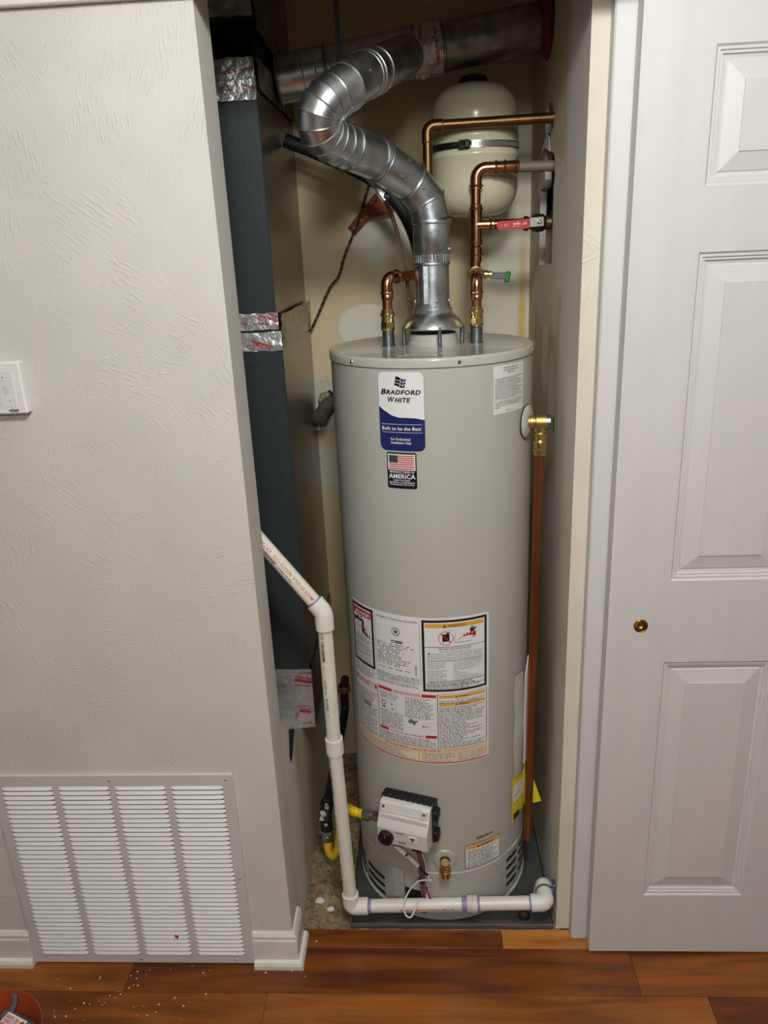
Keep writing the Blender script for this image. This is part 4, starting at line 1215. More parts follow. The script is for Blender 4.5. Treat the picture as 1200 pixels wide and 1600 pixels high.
# owner's pouch and energy label on the right flank -------------------------------------------
m = MB(); vs_ = []; fs_ = []
for i in range(9):
    d = 53.0 + 2.4 * i
    for j in range(9):
        z = 0.375 + 0.30 * j / 8
        vs_.append(hpos(d, z, 0.0012 + 0.011 * sin(pi * i / 8) ** .7 * (0.5 + .5 * sin(pi * j / 8)) + 0.0015 * sin(i * 2.1 + j * 1.7)))
for i in range(8):
    for j in range(8):
        fs_.append((i * 9 + j, i * 9 + j + 1, (i + 1) * 9 + j + 1, (i + 1) * 9 + j))
m.add(vs_, fs_)
pouch_mat = mat('clear_plastic', (178, 175, 166), 0.14, var=0.02, bump=0.15, bscale=40)
po = m.build('document_pouch', pouch_mat, wh, recalc=False)
m = MB(); m.prism([(A(60), 0.41), (A(71), 0.41), (A(71), 0.70), (A(64), 0.715), (A(60), 0.665)], lambda u, v, d: hmap(u, v, d + 0.15 * max(0, u - A(60)) * 0.3), 0.014, 0.0165)
m.build('folded_papers', PAPER, po, smooth=False)

# energy label: one end on the jacket, the other curling out past the discharge pipe
m = MB(); vs_ = []; fs_ = []
for i in range(8):
    d = 51.2 + 2.2 * i
    z0 = 0.236 + 0.0022 * i; z1 = 0.372 + 0.0060 * i
    for j in range(5):
        vs_.append(hpos(d, z0 + (z1 - z0) * j / 4, 0.0016 + 0.004 * (i / 7) ** 2))
for i in range(7):
    for j in range(4):
        fs_.append((i * 5 + j, i * 5 + j + 1, (i + 1) * 5 + j + 1, (i + 1) * 5 + j))
m.add(vs_, fs_)
en = m.build('energy_label', PAPER_Y, wh, recalc=False)
en['label'] = 'yellow energy label'
pr = Print(lambda u, v, o: hpos(u, v, 0.0021 + 0.004 * ((u - 51.2) / 15.4) ** 2 + o), du=2.0)
pr.rect('k', 54.5, 0.372, 66, 0.388, 0.0004); pr.rect('w', 52.3, 0.300, 66, 0.352, 0.0004); pr.rect('k', 53.5, 0.318, 62, 0.3195, 0.0008); pr.rect('k', 53.6, 0.245, 61, 0.262, 0.0004); pr.rect('w', 53.2, 0.278, 58, 0.283, 0.0004)
pr.build(en, INKS, {'k': 'black_print', 'w': 'white_panel'})
m = MB()
q0 = [(0.232, 0.262, 0.405), (0.2470, 0.258, 0.383), (0.2815, 0.250, 0.2755), (0.236, 0.256, 0.258)]
m.add(q0 + [(x, y + .0006, z) for x, y, z in q0], [(0, 1, 2, 3), (7, 6, 5, 4), (0, 4, 5, 1), (1, 5, 6, 2), (2, 6, 7, 3), (3, 7, 4, 0)])
fp = m.build('label_flap', PAPER_Y, en, smooth=False)

# ================================================================== drain pan
PX0, PX1, PY0, PY1 = -0.224, 0.297, 0.1005, 0.70
pan = thing('drain_pan', 'shallow dark steel drain pan under the water heater', 'drain pan', (0.0365, 0.40, 0.0))
MB().box(PX0, PX1, PY0, PY1, 0.0, 0.0025).build('pan_floor', PAN, pan, smooth=False)
t_ = 0.0016; rz = 0.0145
for (a, b, c, d) in ((PX0, PX1, PY0, PY0 + t_), (PX0, PX1, PY1 - t_, PY1), (PX0, PX0 + t_, PY0, PY1), (PX1 - t_, PX1, PY0, PY1)):
    MB().box(a, b, c, d, 0.0, rz).build('pan_wall', PAN, pan, smooth=False)
for (p, q_) in (((PX0, PY0), (PX1, PY0)), ((PX0, PY1), (PX1, PY1)), ((PX0, PY0), (PX0, PY1)), ((PX1, PY0), (PX1, PY1))):
    MB().tube([(p[0], p[1], rz), (q_[0], q_[1], rz)], 0.0017, 8).build('rolled_rim', STEEL, pan)
m = MB(); m.lathe([(0.015, 0.0025), (0.015, 0.0050), (0.0115, 0.006)], (0.226, 0.138, 0), seg=24); fit_ = m.build('drain_plug', RUBBER, pan)
m = MB(); m.lathe([(0.0085, 0.0055), (0.0085, 0.010), (0.0001, 0.0105)], (0.226, 0.138, 0), seg=6); m.build('plug_nut', BRASS_DULL, fit_)

# ================================================================== flue pipe
FP = [(0.0265, 0.3515, 1.719), (0.0165, 0.350, 1.759), (-0.014, 0.340, 1.797), (-0.081, 0.290, 1.839), (-0.133, 0.225, 1.857), (-0.163, 0.185, 1.868), (-0.1785, 0.160, 1.883),
      (-0.1795, 0.150, 1.905), (-0.163, 0.156, 1.928), (-0.130, 0.180, 1.954), (-0.099, 0.235, 1.982), (-0.020, 0.475, 2.060)]
FP = [Vector(p) for p in FP]
flue = thing('flue_pipe', 'shiny galvanised flue pipe bending up from the heater', 'flue pipe', (FX, FY, 1.54))
# lower straight lengths
m = MB(); m.lathe([(0.0385, 0.0), (0.0385, 0.082), (0.0402, 0.083), (0.0408, 0.0855), (0.0402, 0.088), (0.0392, 0.089)], (0.0247, FY, 1.5452), (0.0008, 0, 1), 40)
m.build('pipe_section', GALV, flue)
m = MB()  # crimped band
for k in range(36):
    a = 2 * pi * k / 36
    if abs(sin(a)) > -1:
        m.obox(Vector((0.0258 + 0.0398 * cos(a), FY + 0.0398 * sin(a), 1.6420)), (-sin(a), cos(a), 0), (cos(a), sin(a), 0), (0, 0, 1), 0.0022, 0.0010, 0.0075, 0.0006)
m.build('crimped_band', GALV, flue, smooth=False)
m = MB(); m.lathe([(0.0392, 0.0), (0.0392, 0.0165), (0.0402, 0.018), (0.0402, 0.078), (0.0422, 0.0795), (0.0430, 0.083), (0.0422, 0.0865), (0.0405, 0.0875)], (0.0253, FY, 1.6335), (0.0120, 0, 1), 40)
m.build('pipe_section', GALV, flue)
m = MB(); m.box(0.005, 0.017, FY - .0405, FY - .0380, 1.548, 1.628, 0.001); m.build('lock_seam', GALV, flue, smooth=False)
_core = smooth_path(FP[4:10], 2)          # finer gores through the tight elbow
FP = FP[:4] + _core + FP[10:]
rad = [0.0402 + 0.0016 * min(1.0, k / 6) for k in range(len(FP))]
for i in range(len(FP) - 1):
    a, b = FP[i], FP[i + 1]
    d = (b - a); L_ = d.length; dn = d.normalized()
    ta = (FP[i + 1] - FP[max(0, i - 1)]).normalized(); tb = (FP[min(len(FP) - 1, i + 2)] - FP[i]).normalized()
    r0, r1 = rad[i], rad[i + 1]
    m = MB()
    # gore: mitred at both ends
    seg = 40
    u = Vector((0, 0, 1)) if abs(dn.z) < .9 else Vector((0, -1, 0))
    u = (u - dn * u.dot(dn)).normalized(); w = dn.cross(u)
    rings = []
    stops = [(0.0, 1.0)] + [(0.015, 1.0), (0.985, 1.0)] + [(1.0, 1.0)]
    for (t, s_) in ((0.0, 1.0), (0.5, 1.0), (1.0, 1.0)):
        ring = []
        for k in range(seg):
            an = 2 * pi * k / seg
            p = a + d * t + (u * cos(an) + w * sin(an)) * (r0 + (r1 - r0) * t) * s_
            if t == 0.0:
                p = p - dn * ((p - a).dot(ta) / dn.dot(ta))
            if t == 1.0:
                p = p - dn * ((p - b).dot(tb) / dn.dot(tb))
            ring.append(p)
        rings.append(ring)
    vs_ = [p for r in rings for p in r]
    fs_ = [(j * seg + k, j * seg + (k + 1) % seg, (j + 1) * seg + (k + 1) % seg, (j + 1) * seg + k) for j in range(2) for k in range(seg)]
    m.add(vs_, fs_)
    long_ = L_ > 0.07
    m.build('pipe_section' if long_ else 'elbow_gore', GALV, flue, angle=40)
    # standing bead where two gores meet
    m = MB(); seg = 40; rs = 8
    vs_ = []; fs_ = []
    for k in range(seg):
        c0 = rings[2][k]; out = (c0 - b).normalized()
        for j in range(rs):
            an = 2 * pi * j / rs
            vs_.append(c0 + (out * cos(an) + tb * sin(an)) * ((0.0029 if long_ or i < 4 else 0.0017) if i != len(FP) - 2 else .001))
    for k in range(seg):
        for j in range(rs):
            fs_.append((k * rs + j, k * rs + (j + 1) % rs, ((k + 1) % seg) * rs + (j + 1) % rs, ((k + 1) % seg) * rs + j))
    m.add(vs_, fs_); m.build('bead', GALV, flue)
# extra crimp bead on the two straight runs
for (i, t) in ((2, 0.88), (3, 0.12), (len(FP) - 2, 0.06), (len(FP) - 2, 0.22)):
    c = FP[i].lerp(FP[i + 1], t); d = (FP[i + 1] - FP[i]).normalized()
    MB().torus(c, d, rad[i] + .0006, 0.0020, 40, 8).build('bead', GALV, flue)
# sheet metal screws
def screw_at(c, n, parent, r=0.0034):
    MB().lathe([(r, 0), (r, 0.0012), (r * .6, 0.003), (0.0001, 0.0034)], c, n, 8).build('screw', STEEL, parent)
for d in (-25, 15, 75, -80):
    a = radians(d); n = Vector((sin(a), -cos(a), 0)); screw_at(Vector((0.0247, FY, 1.5525)) + n * 0.0383, n, flue)
for d in (28, 70):
    a = radians(d); n = Vector((sin(a), -cos(a), 0)); screw_at(Vector((0.0262, FY, 1.6600)) + n * 0.0402, n, flue)
for (i, t, up_) in ((2, 0.45, 0.9), (2, 0.5, -0.1), (2, 0.12, 0.35), (1, 0.6, 0.4), (len(FP) - 2, 0.1, 0.2), (len(FP) - 3, .55, -.2)):
    c = FP[i].lerp(FP[i + 1], t); d = (FP[i + 1] - FP[i]).normalized()
    n = Vector((0, -1, up_)); n = (n - d * n.dot(d)).normalized(); screw_at(c + n * 0.0408, n, flue)

# ================================================================== exhaust duct across the top
DA = Vector((-0.3195, 0.58, 2.047)); DB = Vector((0.3029, 0.58, 2.124))
dd = (DB - DA).normalized()
def dpt(x):
    return DA + (DB - DA) * ((x - DA.x) / (DB.x - DA.x))
duct = thing('exhaust_duct', 'old mottled galvanised exhaust duct crossing above the expansion tank', 'duct', tuple(DA))
RD = 0.051
for (xa, xb, r, mm, nm) in ((-0.3195, -0.205, RD, GALV, 'duct_section'), (-0.205, -0.005, RD + .001, GALV, 'duct_section'), (-0.005, 0.062, RD + .0005, GALV, 'duct_section'), (0.062, 0.290, RD, GALV_OLD, 'old_duct_section')):
    m = MB(); a, b = dpt(xa), dpt(xb); L_ = (b - a).length
    m.lathe([(r - .002, 0), (r, 0.0), (r + .0025, 0.002), (r + .003, 0.0045), (r, 0.007), (r, L_ - .003), (r - .001, L_)], a, dd, 40); m.build(nm, mm, duct)
m = MB(); vs_ = []; fs_ = []; rr = random.Random(4)   # crumpled foil wrap
for i in range(9):
    c = dpt(0.004 + 0.058 * i / 8)
    for k in range(36):
        an = 2 * pi * k / 36
        r = RD + 0.0035 + rr.uniform(-.0012, .0035)
        w = dd.cross(Vector((0, 0, 1))).normalized(); u = w.cross(dd)
        vs_.append(c + (u * cos(an) + w * sin(an)) * r + dd * rr.uniform(-.004, .004))
for i in range(8):
    for k in range(36):
        fs_.append((i * 36 + k, i * 36 + (k + 1) % 36, (i + 1) * 36 + (k + 1) % 36, (i + 1) * 36 + k))
m.add(vs_, fs_); fw = m.build('foil_wrap', FOIL, duct, angle=15)
def ductmap(u, v, o):   # u along the duct, v round it from the front
    c = dpt(u); w = dd.cross(Vector((0, 0, 1))).normalized(); up = w.cross(dd)
    return c + (-w * -1 * 0 + (w * cos(v / RD) * -1 if w.y > 0 else w * cos(v / RD)) + up * sin(v / RD)) * (RD + 0.0075 + o)
pr = Print(ductmap)
pr.text('r', 'VentureTape', 0.052, -0.042, 0.015, 0.0, bold=0.02, rot=pi / 2, width=0.075)
pr.text('r', '1581A', 0.020, 0.010, 0.012, 0.0, bold=0.02, rot=pi / 2, width=0.03)
pr.build(fw, INKS, {'r': 'tape_print'})
m = MB(); c = dpt(0.281); m.lathe([(RD + .003, 0), (RD + .008, 0.003), (RD + .012, 0.012), (RD + .030, 0.018), (RD + .030, 0.0205), (0.03, 0.0205)], c, dd, 24); m.build('sealed_collar', RED_PAINT, duct)
m = MB(); c = dpt(-0.170); m.box(c.x - .006, c.x + .006, c.y - RD - .0040, c.y - RD - .0028, c.z - .02, 2.4395)
m.build('hanger_strap', ZINC, duct, smooth=False)
for x in (-0.255, -0.225, -0.190):
    MB().torus(dpt(x), dd, RD + .0005, 0.0016, 40, 6).build('bead', GALV, duct)
m = MB(); a = FP[-2].lerp(FP[-1], .72); b = Vector((-0.012, 0.58, 2.083)); m.lathe([(0.0425, 0), (0.0425, (b - a).length)], a, (b - a), 40); m.build('branch_collar', GALV, duct)

# ================================================================== expansion tank
TX, TY = 0.1370, 0.601
TR = 0.1020
et = thing('expansion_tank', 'cream expansion tank strapped to the closet back wall', 'tank', (TX, TY, 1.725))
zt0, zt1 = 1.728, 2.020
pf = [(0.0001, 0)]
def dome(z_edge, z_tip, n=10):
    out = []
    for k in range(n + 1):
        a = pi / 2 * k / n
        out.append((TR * (1 - (1 - cos(a)) ** 1.0 if False else cos(a) ** 0.55), z_edge + (z_tip - z_edge) * sin(a) ** 1.0))
    return out
top = dome(1.945, zt1); bot = dome(1.800, zt0)
prof_t = list(reversed(bot)) + [(TR, 1.858), (TR + .002, 1.860), (TR + .002, 1.866), (TR, 1.868), (TR, 1.898), (TR + .0015, 1.900), (TR + .0015, 1.904), (TR, 1.906)] + top
m = MB(); m.lathe(prof_t, (TX, TY, 0), seg=64); m.build('tank_shell', TANK, et, angle=50)
m = MB(); m.lathe([(0.034, 2.012), (0.034, 2.024), (0.030, 2.034), (0.018, 2.038), (0.0001, 2.038)], (TX - .003, TY - .002, 0), seg=28); m.build('air_valve_cap', BLACK, et)
m = MB(); m.lathe([(TR + .0005, 1.8745), (TR + .0024, 1.8748), (TR + .0024, 1.8892), (TR + .0005, 1.8895)], (TX, TY, 0), seg=64); cl = m.build('strap_clamp', STEEL, et, angle=30)
for k in range(34):
    a = radians(-2 + k * 2.2)
    x, y = TX + (TR + .0026) * sin(a), TY - (TR + .0026) * cos(a)
    MB().obox((x, y, 1.882), (cos(a), sin(a), 0), (sin(a), -cos(a), 0), (0, 0, 1), 0.0011, 0.0004, 0.0048, 0).build('strap_slot', INK_GREY, cl, smooth=False)
m = MB()
for (d, w, h, t) in ((-17, 0.012, 0.0095, 0.006), (-12, 0.006, 0.0075, 0.009)):
    a = radians(d); n = Vector((sin(a), -cos(a), 0)); m.obox(Vector((TX, TY, 1.882)) + n * (TR + t), (cos(a), sin(a), 0), n, (0, 0, 1), w, t * .7, h, 0.0015)
m.tube([Vector((TX, TY, 1.884)) + Vector((sin(radians(-30)), -cos(radians(-30)), 0)) * (TR + .008), Vector((TX, TY, 1.884)) + Vector((sin(radians(-8)), -cos(radians(-8)), 0)) * (TR + .011)], 0.0042, 10)
m.build('worm_screw', BLACK, cl, smooth=False)
m = MB(); m.lathe([(TR + .0006, 1.8752), (TR + .0030, 1.8752), (TR + .0030, 1.8888), (TR + .0006, 1.8888)], (TX, TY, 0), seg=30, a0=radians(-162), a1=radians(-112)); m.build('strap_tail', BLACK, cl)
m = MB(); m.box(TX - .022, TX + .022, TY + TR + .0005, YB - .0005, 1.864, 1.900, 0.002); m.build('wall_bracket', ZINC, et, smooth=False)
m = MB(); m.tube([(TX, TY, zt0 + .002), (TX, TY, 1.700), ], 0.011, 16); m.build('tank_nipple', BRASS, et)

# ================================================================== copper water pipes
PR = 0.0111
def run(name, pts, fil, material, parent, r=PR, seg=20):
    return MB().tube(fillet(pts, fil) if fil else pts, r, seg).build(name, material, parent, angle=50)
def press_ring(c, d, parent, r=0.0142, material=None):
    return MB().torus(c, d, r - .0012, 0.0026, 24, 8).build('press_bead', material or COPPER, parent)
def sleeve(a, b, parent, r=0.0132, material=None, beads=True, name='press_sleeve'):
    a = Vector(a); b = Vector(b); d = b - a; L_ = d.length
    o = MB().lathe([(PR, 0), (r, 0.0003), (r, L_ - .0003), (PR, L_)], a, d, 24).build(name, material or COPPER, parent)
    if beads:
        press_ring(a + d * 0.30, d, parent, material=material) if L_ > .02 else None
    return o
def adapter(x, y, z0, z1, parent):
    """brass press adapter: hex nut below, beaded socket above"""
    m = MB(); m.lathe([(0.0150, z0), (0.0165, z0 + .001), (0.0165, z0 + .011), (0.0150, z0 + .012)], (x, y, 0), seg=6, ref=(1, 0.35, 0))
    h = m.build('hex_nut', BRASS, parent, smooth=False)
    m = MB(); m.lathe([(0.0155, z0 - .006), (0.0160, z0 - .004), (0.0160, z0 + .0005), (0.0140, z0 + .001), (0.0140, z0 + .012), (0.0145, z0 + .014), (0.0138, z0 + .022), (0.0138, z1 - .016), (0.0162, z1 - .0145), (0.0166, z1 - .011), (0.0162, z1 - .0075), (0.0138, z1 - .006), (0.0138, z1), (PR, z1)], (x, y, 0), seg=28)
    m.build('brass_adapter', BRASS, parent)

hot = thing('hot_water_pipe', 'aged copper pipe from heater left port to upper wall hole', 'copper pipe', (-0.0765, FY, 1.4920))
hx_, hz_ = -0.0755, 1.6065
adapter(-0.0765, FY, 1.498, 1.537, hot)
hd = Vector((0.105, 0.125, -0.002)); hdn = hd.normalized()
corner = Vector((hx_, FY, hz_)); end_ = corner + hd
run('pipe', [(-0.0763, FY, 1.530), corner - Vector((0, 0, 0.022))], 0, COPPER_DULL, hot)
run('elbow', [corner - Vector((0, 0, 0.040)), corner, corner + hdn * 0.040], 0.026, COPPER, hot, 0.0132)
press_ring(corner - Vector((0, 0, 0.033)), (0, 0, 1), hot); press_ring(corner + hdn * 0.033, hdn, hot)
MB().lathe([(0.0132, 0), (0.0136, .002), (0.0136, .010), (0.0125, .012)], corner - Vector((0, 0, 0.048)), (0, 0, 1), 24).build('press_sleeve', COPPER, hot)
up0 = Vector((0.0225, 0.482, 1.604)); up1 = Vector((0.0235, 0.482, 1.9215)); wallp = Vector((0.335, 0.482, 1.9245))
run('pipe', [corner + hdn * 0.02, up0 - hdn * 0.0, up0 + Vector((0, 0, 0.05))], 0.024, COPPER_DULL, hot)
run('pipe', [up0 + Vector((0, 0, 0.05)), up1 - Vector((0, 0, 0.030))], 0, COPPER_OLD, hot)
run('elbow', [up1 - Vector((0, 0, 0.034)), up1, up1 + Vector((0.034, 0, 0))], 0.019, COPPER_OLD, hot, 0.0128)
for (c, d) in ((up1 - Vector((0, 0, 0.034)), (0, 0, 1)), (up1 + Vector((0.034, 0, 0)), (1, 0, 0))):
    MB().torus(c, d, 0.0118, 0.0014, 20, 6).build('solder_joint', ZINC, hot)
run('pipe', [up1 + Vector((0.03, 0, 0)), wallp], 0, COPPER_OLD, hot)

cold = thing('cold_water_pipe', 'bright copper riser with tee and brass drain valve, heater right port', 'copper pipe', (0.1225, FY, 1.4920))
cx = 0.1232
adapter(0.1225, FY, 1.500, 1.536, cold)
cc = Vector((cx, FY, 1.5985)); CY = 0.478
run('pipe', [(0.1226, FY, 1.530), (cx, FY, 1.575)], 0, COPPER_DULL, cold)
run('elbow', [cc - Vector((0, 0, 0.040)), cc, cc + Vector((0.001, 0.045, 0.001))], 0.026, COPPER, cold, 0.0132)
press_ring(cc - Vector((0, 0, 0.032)), (0, 0, 1), cold)
MB().lathe([(0.0132, 0), (0.0136, .002), (0.0136, .008), (0.0125, .010)], cc - Vector((0, 0, 0.047)), (0, 0, 1), 24).build('press_sleeve', COPPER, cold)
# brass drain valve body facing the room
vc = Vector((0.1265, 0.412, 1.6005))
m = MB(); m.lathe([(0.0132, 0), (0.0185, 0.0), (0.0195, 0.003), (0.0195, 0.012), (0.0165, 0.014), (0.0165, 0.034), (0.0195, 0.036), (0.0195, 0.050), (0.012, 0.050)], vc, (0, 1, 0), 28)
dvb = m.build('drain_valve_body', BRASS, cold)
MB().torus(vc + Vector((0, 0.0, 0)), (0, 1, 0), 0.0165, 0.0026, 28, 8).build('valve_lip', BRASS, dvb)
m = MB(); m.lathe([(0.0085, 0.014), (0.0095, 0.016), (0.0095, 0.026), (0.007, 0.028), (0.007, 0.036), (0.0001, 0.036)], vc + Vector((0, 0.012, 0)), (1, 0, 0), 12); m.build('valve_stem', BRASS, dvb)
m = MB(); m.obox(vc + Vector((0.052, 0.010, -0.004)), (1, 0, -.06), (0, 1, 0), (0.06, 0, 1), 0.020, 0.0035, 0.0075, 0.002); hl = m.build('lever_handle', GREY_PLASTIC, dvb, smooth=False)
m = MB(); m.obox(vc + Vector((0.0720, 0.010, -0.007)), (1, 0, -.2), (0, 1, 0), (0.2, 0, 1), 0.0060, 0.0050, 0.0125, 0.003); m.build('green_grip', GREEN, hl, smooth=False)
# riser
r0 = Vector((0.1290, CY, 1.600)); tee = Vector((0.1312, CY, 1.7085)); rt = Vector((0.1315, CY, 1.8290)); rw = Vector((0.335, CY, 1.826))
run('pipe', [vc + Vector((0, .045, 0)), r0, r0 + Vector((0, 0, 0.03))], 0.012, COPPER, cold, 0.0125)
run('pipe', [r0 + Vector((0, 0, 0.005)), rt - Vector((0, 0, 0.02))], 0, COPPER, cold)
run('elbow', [rt - Vector((0, 0, 0.045)), rt, rt + Vector((0.045, 0, 0))], 0.028, COPPER, cold, 0.0132)
run('pipe', [rt + Vector((0.03, 0, 0)), Vector((0.226, CY, 1.8275))], 0, COPPER, cold)
run('grey_pipe', [Vector((0.226, CY, 1.8275)), rw], 0, PIPE_GREY, cold, 0.0116)
for x in (0.176, 0.196, 0.221):
    press_ring((x, CY, 1.8285), (1, 0, 0), cold, 0.0150)
MB().lathe([(PR, 0), (0.0132, .001), (0.0132, .057), (0.0118, .060)], (0.168, CY, 1.8286), (1, 0, 0), 24).build('press_sleeve', COPPER, cold)
for z in (1.7920, 1.7440, 1.6720, 1.6440):
    press_ring((0.1303 + (z - 1.6) * .008, CY, z), (0, 0, 1), cold, 0.0152)
MB().lathe([(PR, 0), (0.0134, .001), (0.0134, .088), (PR, .090)], (0.1310, CY, 1.6640), (0.008, 0, 1), 24).build('tee_body', COPPER, cold)
MB().lathe([(0.0001, 0), (0.0134, .0), (0.0134, .020), (0.0128, .030), (0.0136, .034), (0.0136, .040), (PR, .041)], tee, (1, 0, -.01), 24).build('tee_branch', COPPER, cold)
press_ring(tee + Vector((0.033, 0, 0)), (1, 0, 0), cold, 0.0152)
MB().lathe([(PR, 0), (0.0134, .001), (0.0134, .034), (PR, .036)], (0.1303, CY, 1.6260), (0.008, 0, 1), 24).build('press_sleeve', COPPER, cold)
run('pipe', [tee + Vector((0.03, 0, 0)), Vector((0.262, CY, 1.7070))], 0, COPPER_OLD, cold)
# ball valve with red lever, its pipe dropping inside the wall
bv = Vector((0.262, CY, 1.7070))
m = MB(); m.lathe([(0.013, -0.022), (0.016, -0.021), (0.016, -0.012), (0.013, -0.011), (0.0135, -0.006), (0.019, 0.0), (0.0205, 0.010), (0.019, 0.022), (0.0150, 0.027), (0.0165, 0.029), (0.0165, 0.040), (0.012, 0.042)], bv, (1, 0, 0), 24)
bvo = m.build('ball_valve_body', mat('dark_brass', (92, 76, 50), 0.4, 0.9, var=0.2, vscale=40), cold)
m = MB(); m.lathe([(0.0075, 0.016), (0.0075, 0.026), (0.0001, 0.026)], bv + Vector((0.012, 0, 0.002)), (0, -1, 0), 12); m.build('valve_stem', BRASS_DULL, bvo)
m = MB(); m.obox(bv + Vector((0.004, -0.0285, 0.002)), (1, 0, .03), (0, 1, 0), (-.03, 0, 1), 0.016, 0.0015, 0.0105, 0.001); m.build('lever_plate', STEEL, bvo, smooth=False)
m = MB(); m.lathe([(0.0055, 0.0), (0.0055, 0.004), (0.003, 0.005), (0.0001, 0.005)], bv + Vector((0.010, -0.030, 0.002)), (0, -1, 0), 6); m.build('lever_nut', BRASS, bvo, smooth=False)
pl = []
for k in range(9):
    a = pi / 2 + pi * k / 8
    pl.append((-0.086 + 0.0092 * cos(a) + .009, 0.0092 * sin(a)))
pl += [(-0.012, -0.0102), (-0.012, 0.0102)]
m = MB(); m.prism(pl, lambda u, v, d: bv + Vector((u, -0.0285 + d, v - 0.0005 + (u + .01) * .03)), -0.0028, 0.0028); rl = m.build('red_lever', RED_PLASTIC, bvo, smooth=False)
pr = Print(lambda u, v, o: bv + Vector((u, -0.0285 - 0.0028 - o, v - 0.0005 + (u + .01) * .03)))
pr.ring('w', -0.076, -0.001, 0.0, 0.0012, 0.0004, 10); pr.rect('w', -0.049, -0.001, -0.043, 0.0035, 0.0004); pr.rect('w', -0.042, -0.001, -0.037, 0.0045, 0.0004); pr.rect('w', -0.036, -0.001, -0.033, 0.0035, 0.0004)
pr.rect('w', -0.052, -0.0045, -0.030, -0.0035, 0.0004); [pr.rect('w', -0.028 + .0035 * k, -0.002, -0.0258 + .0035 * k, 0.0035, 0.0004) for k in range(3)]; pr.ring('w', -0.062, .0005, 0.0024, 0.0032, 0.0004, 12); pr.rect('w', -0.0685, -0.003, -0.0665, 0.003, 0.0004)
pr.build(rl, {'w': mat('lever_print', (226, 170, 170), 0.4)}, {'w': 'lever_print'})
run('pipe', [Vector((0.30, CY + .01, 1.7070)), Vector((0.335, CY + .06, 1.7070)), Vector((0.333, CY + .07, 1.60))], 0.018, COPPER_OLD, cold)

# ================================================================== relief valve and discharge pipe
RN = Vector((sin(radians(63)), -cos(radians(63)), 0)); RV = Vector(hpos(63, 1.2945))
rv = thing('relief_valve', 'brass relief valve with long copper discharge pipe on heater side', 'relief valve', tuple(RV))
m = MB(); m.lathe([(0.0375, 0.0003), (0.0385, 0.002), (0.0375, 0.0028)], RV, RN, 40); m.build('gasket', RUBBER, rv)
m = MB(); m.lathe([(0.012, 0.0105), (0.020, 0.0102), (0.034, 0.0070), (0.0365, 0.0045), (0.0365, 0.0028), (0.02, 0.0028)], RV, RN, 40); m.build('escutcheon', HEATER_LID, rv)
body_dir = Vector((0.985, -0.17, 0)).normalized()
b0_ = RV + RN * 0.010
m = MB(); m.lathe([(0.0125, -0.012), (0.0125, 0.002), (0.0150, 0.003), (0.0150, 0.010), (0.0125, 0.011), (0.0125, 0.014), (0.0165, 0.016), (0.0165, 0.038), (0.015, 0.040), (0.0001, 0.040)], b0_ - body_dir * 0.002, body_dir, 28); m.build('valve_body', BRASS_DULL, rv)
bc = b0_ + body_dir * 0.022
m = MB(); m.lathe([(0.0001, 0.0), (0.0140, 0.0), (0.0140, -0.022), (0.0165, -0.024), (0.0168, -0.028), (0.0150, -0.030), (0.0140, -0.032), (0.0142, -0.040), (0.0155, -0.042), (0.0155, -0.048), (0.0138, -0.050), (0.0138, -0.058), (0.0160, -0.060), (0.0160, -0.065), (0.0138, -0.067), (0.0135, -0.074), (PR, -0.075)], bc, (0, 0, 1), 28); m.build('outlet_adapter', BRASS, rv)
m = MB(); m.lathe([(0.0155, 0.036), (0.0165, 0.037), (0.0160, 0.046), (0.0120, 0.0475), (0.0001, 0.0475)], b0_ - body_dir * .002, body_dir, 28); m.build('valve_cap', ZINC, rv)
lv = b0_ + body_dir * 0.0485
m = MB(); m.obox(lv + Vector((0.001, -0.004, -0.006)), body_dir, (0.17, .985, 0), (0, 0, 1), 0.0012, 0.0050, 0.0165, 0.0005); lt = m.build('test_lever', BLACK, rv, smooth=False)
MB().tube([lv + Vector((-.004, 0, .004)), lv + Vector((.002, -.004, .008)), lv + Vector((.005, -.005, .002))], 0.0012, 8).build('lever_pin', STEEL, lt)
dpx, dpy = bc.x, bc.y
run('discharge_pipe', [(dpx, dpy, bc.z - .066), (dpx - .007, dpy + .004, 0.158)], 0, COPPER_DULL, rv)

# ================================================================== white condensate drain line
PVR = 0.0167
cond = thing('condensate_drain_pipe', 'white plastic drain pipe running down and across before the heater', 'drain pipe', (-0.219, 0.105, 0.069))
pA = Vector((-0.52, 0.165, 1.262)); pB = Vector((-0.2365, 0.121, 0.9015)); pC = Vector((-0.2345, 0.116, 0.553)); pD = Vector((-0.2195, 0.1035, 0.0705)); pE = Vector((0.2745, 0.1010, 0.0870)); pF = Vector((0.2790, 0.165, 0.080)); pG = Vector((0.272, 0.172, 0.030))
def seg_pipe(a, b, name='pipe'):
    return MB().tube([a, b], PVR, 28).build(name, PVC, cond)
pipe1 = seg_pipe(pA, pB); pipe2 = seg_pipe(pB, pC); pipe3 = seg_pipe(pC, pD); pipe4 = seg_pipe(pD, Vector(pD).lerp(pE, .60)); pipe5 = seg_pipe(pD.lerp(pE, .60), pE); seg_pipe(pE, pF)
def elbow(c, a, b, la=0.036, lb=0.036, fr=0.018):
    a = (Vector(a) - c).normalized(); b = (Vector(b) - c).normalized()
    pts = fillet([c + a * la, c, c + b * lb], fr)
    r = 0.0212
    rr_ = [r] * len(pts)
    m = MB(); m.tube(pts, rr_, 28); o = m.build('elbow', PVC_FIT, cond, angle=50)
    for (e, d) in ((c + a * la, a), (c + b * lb, b)):
        MB().lathe([(PVR, .0012), (0.0205, .0012), (0.0212, 0)], e, d, 28).build('socket_lip', PVC_FIT, o)
    return o
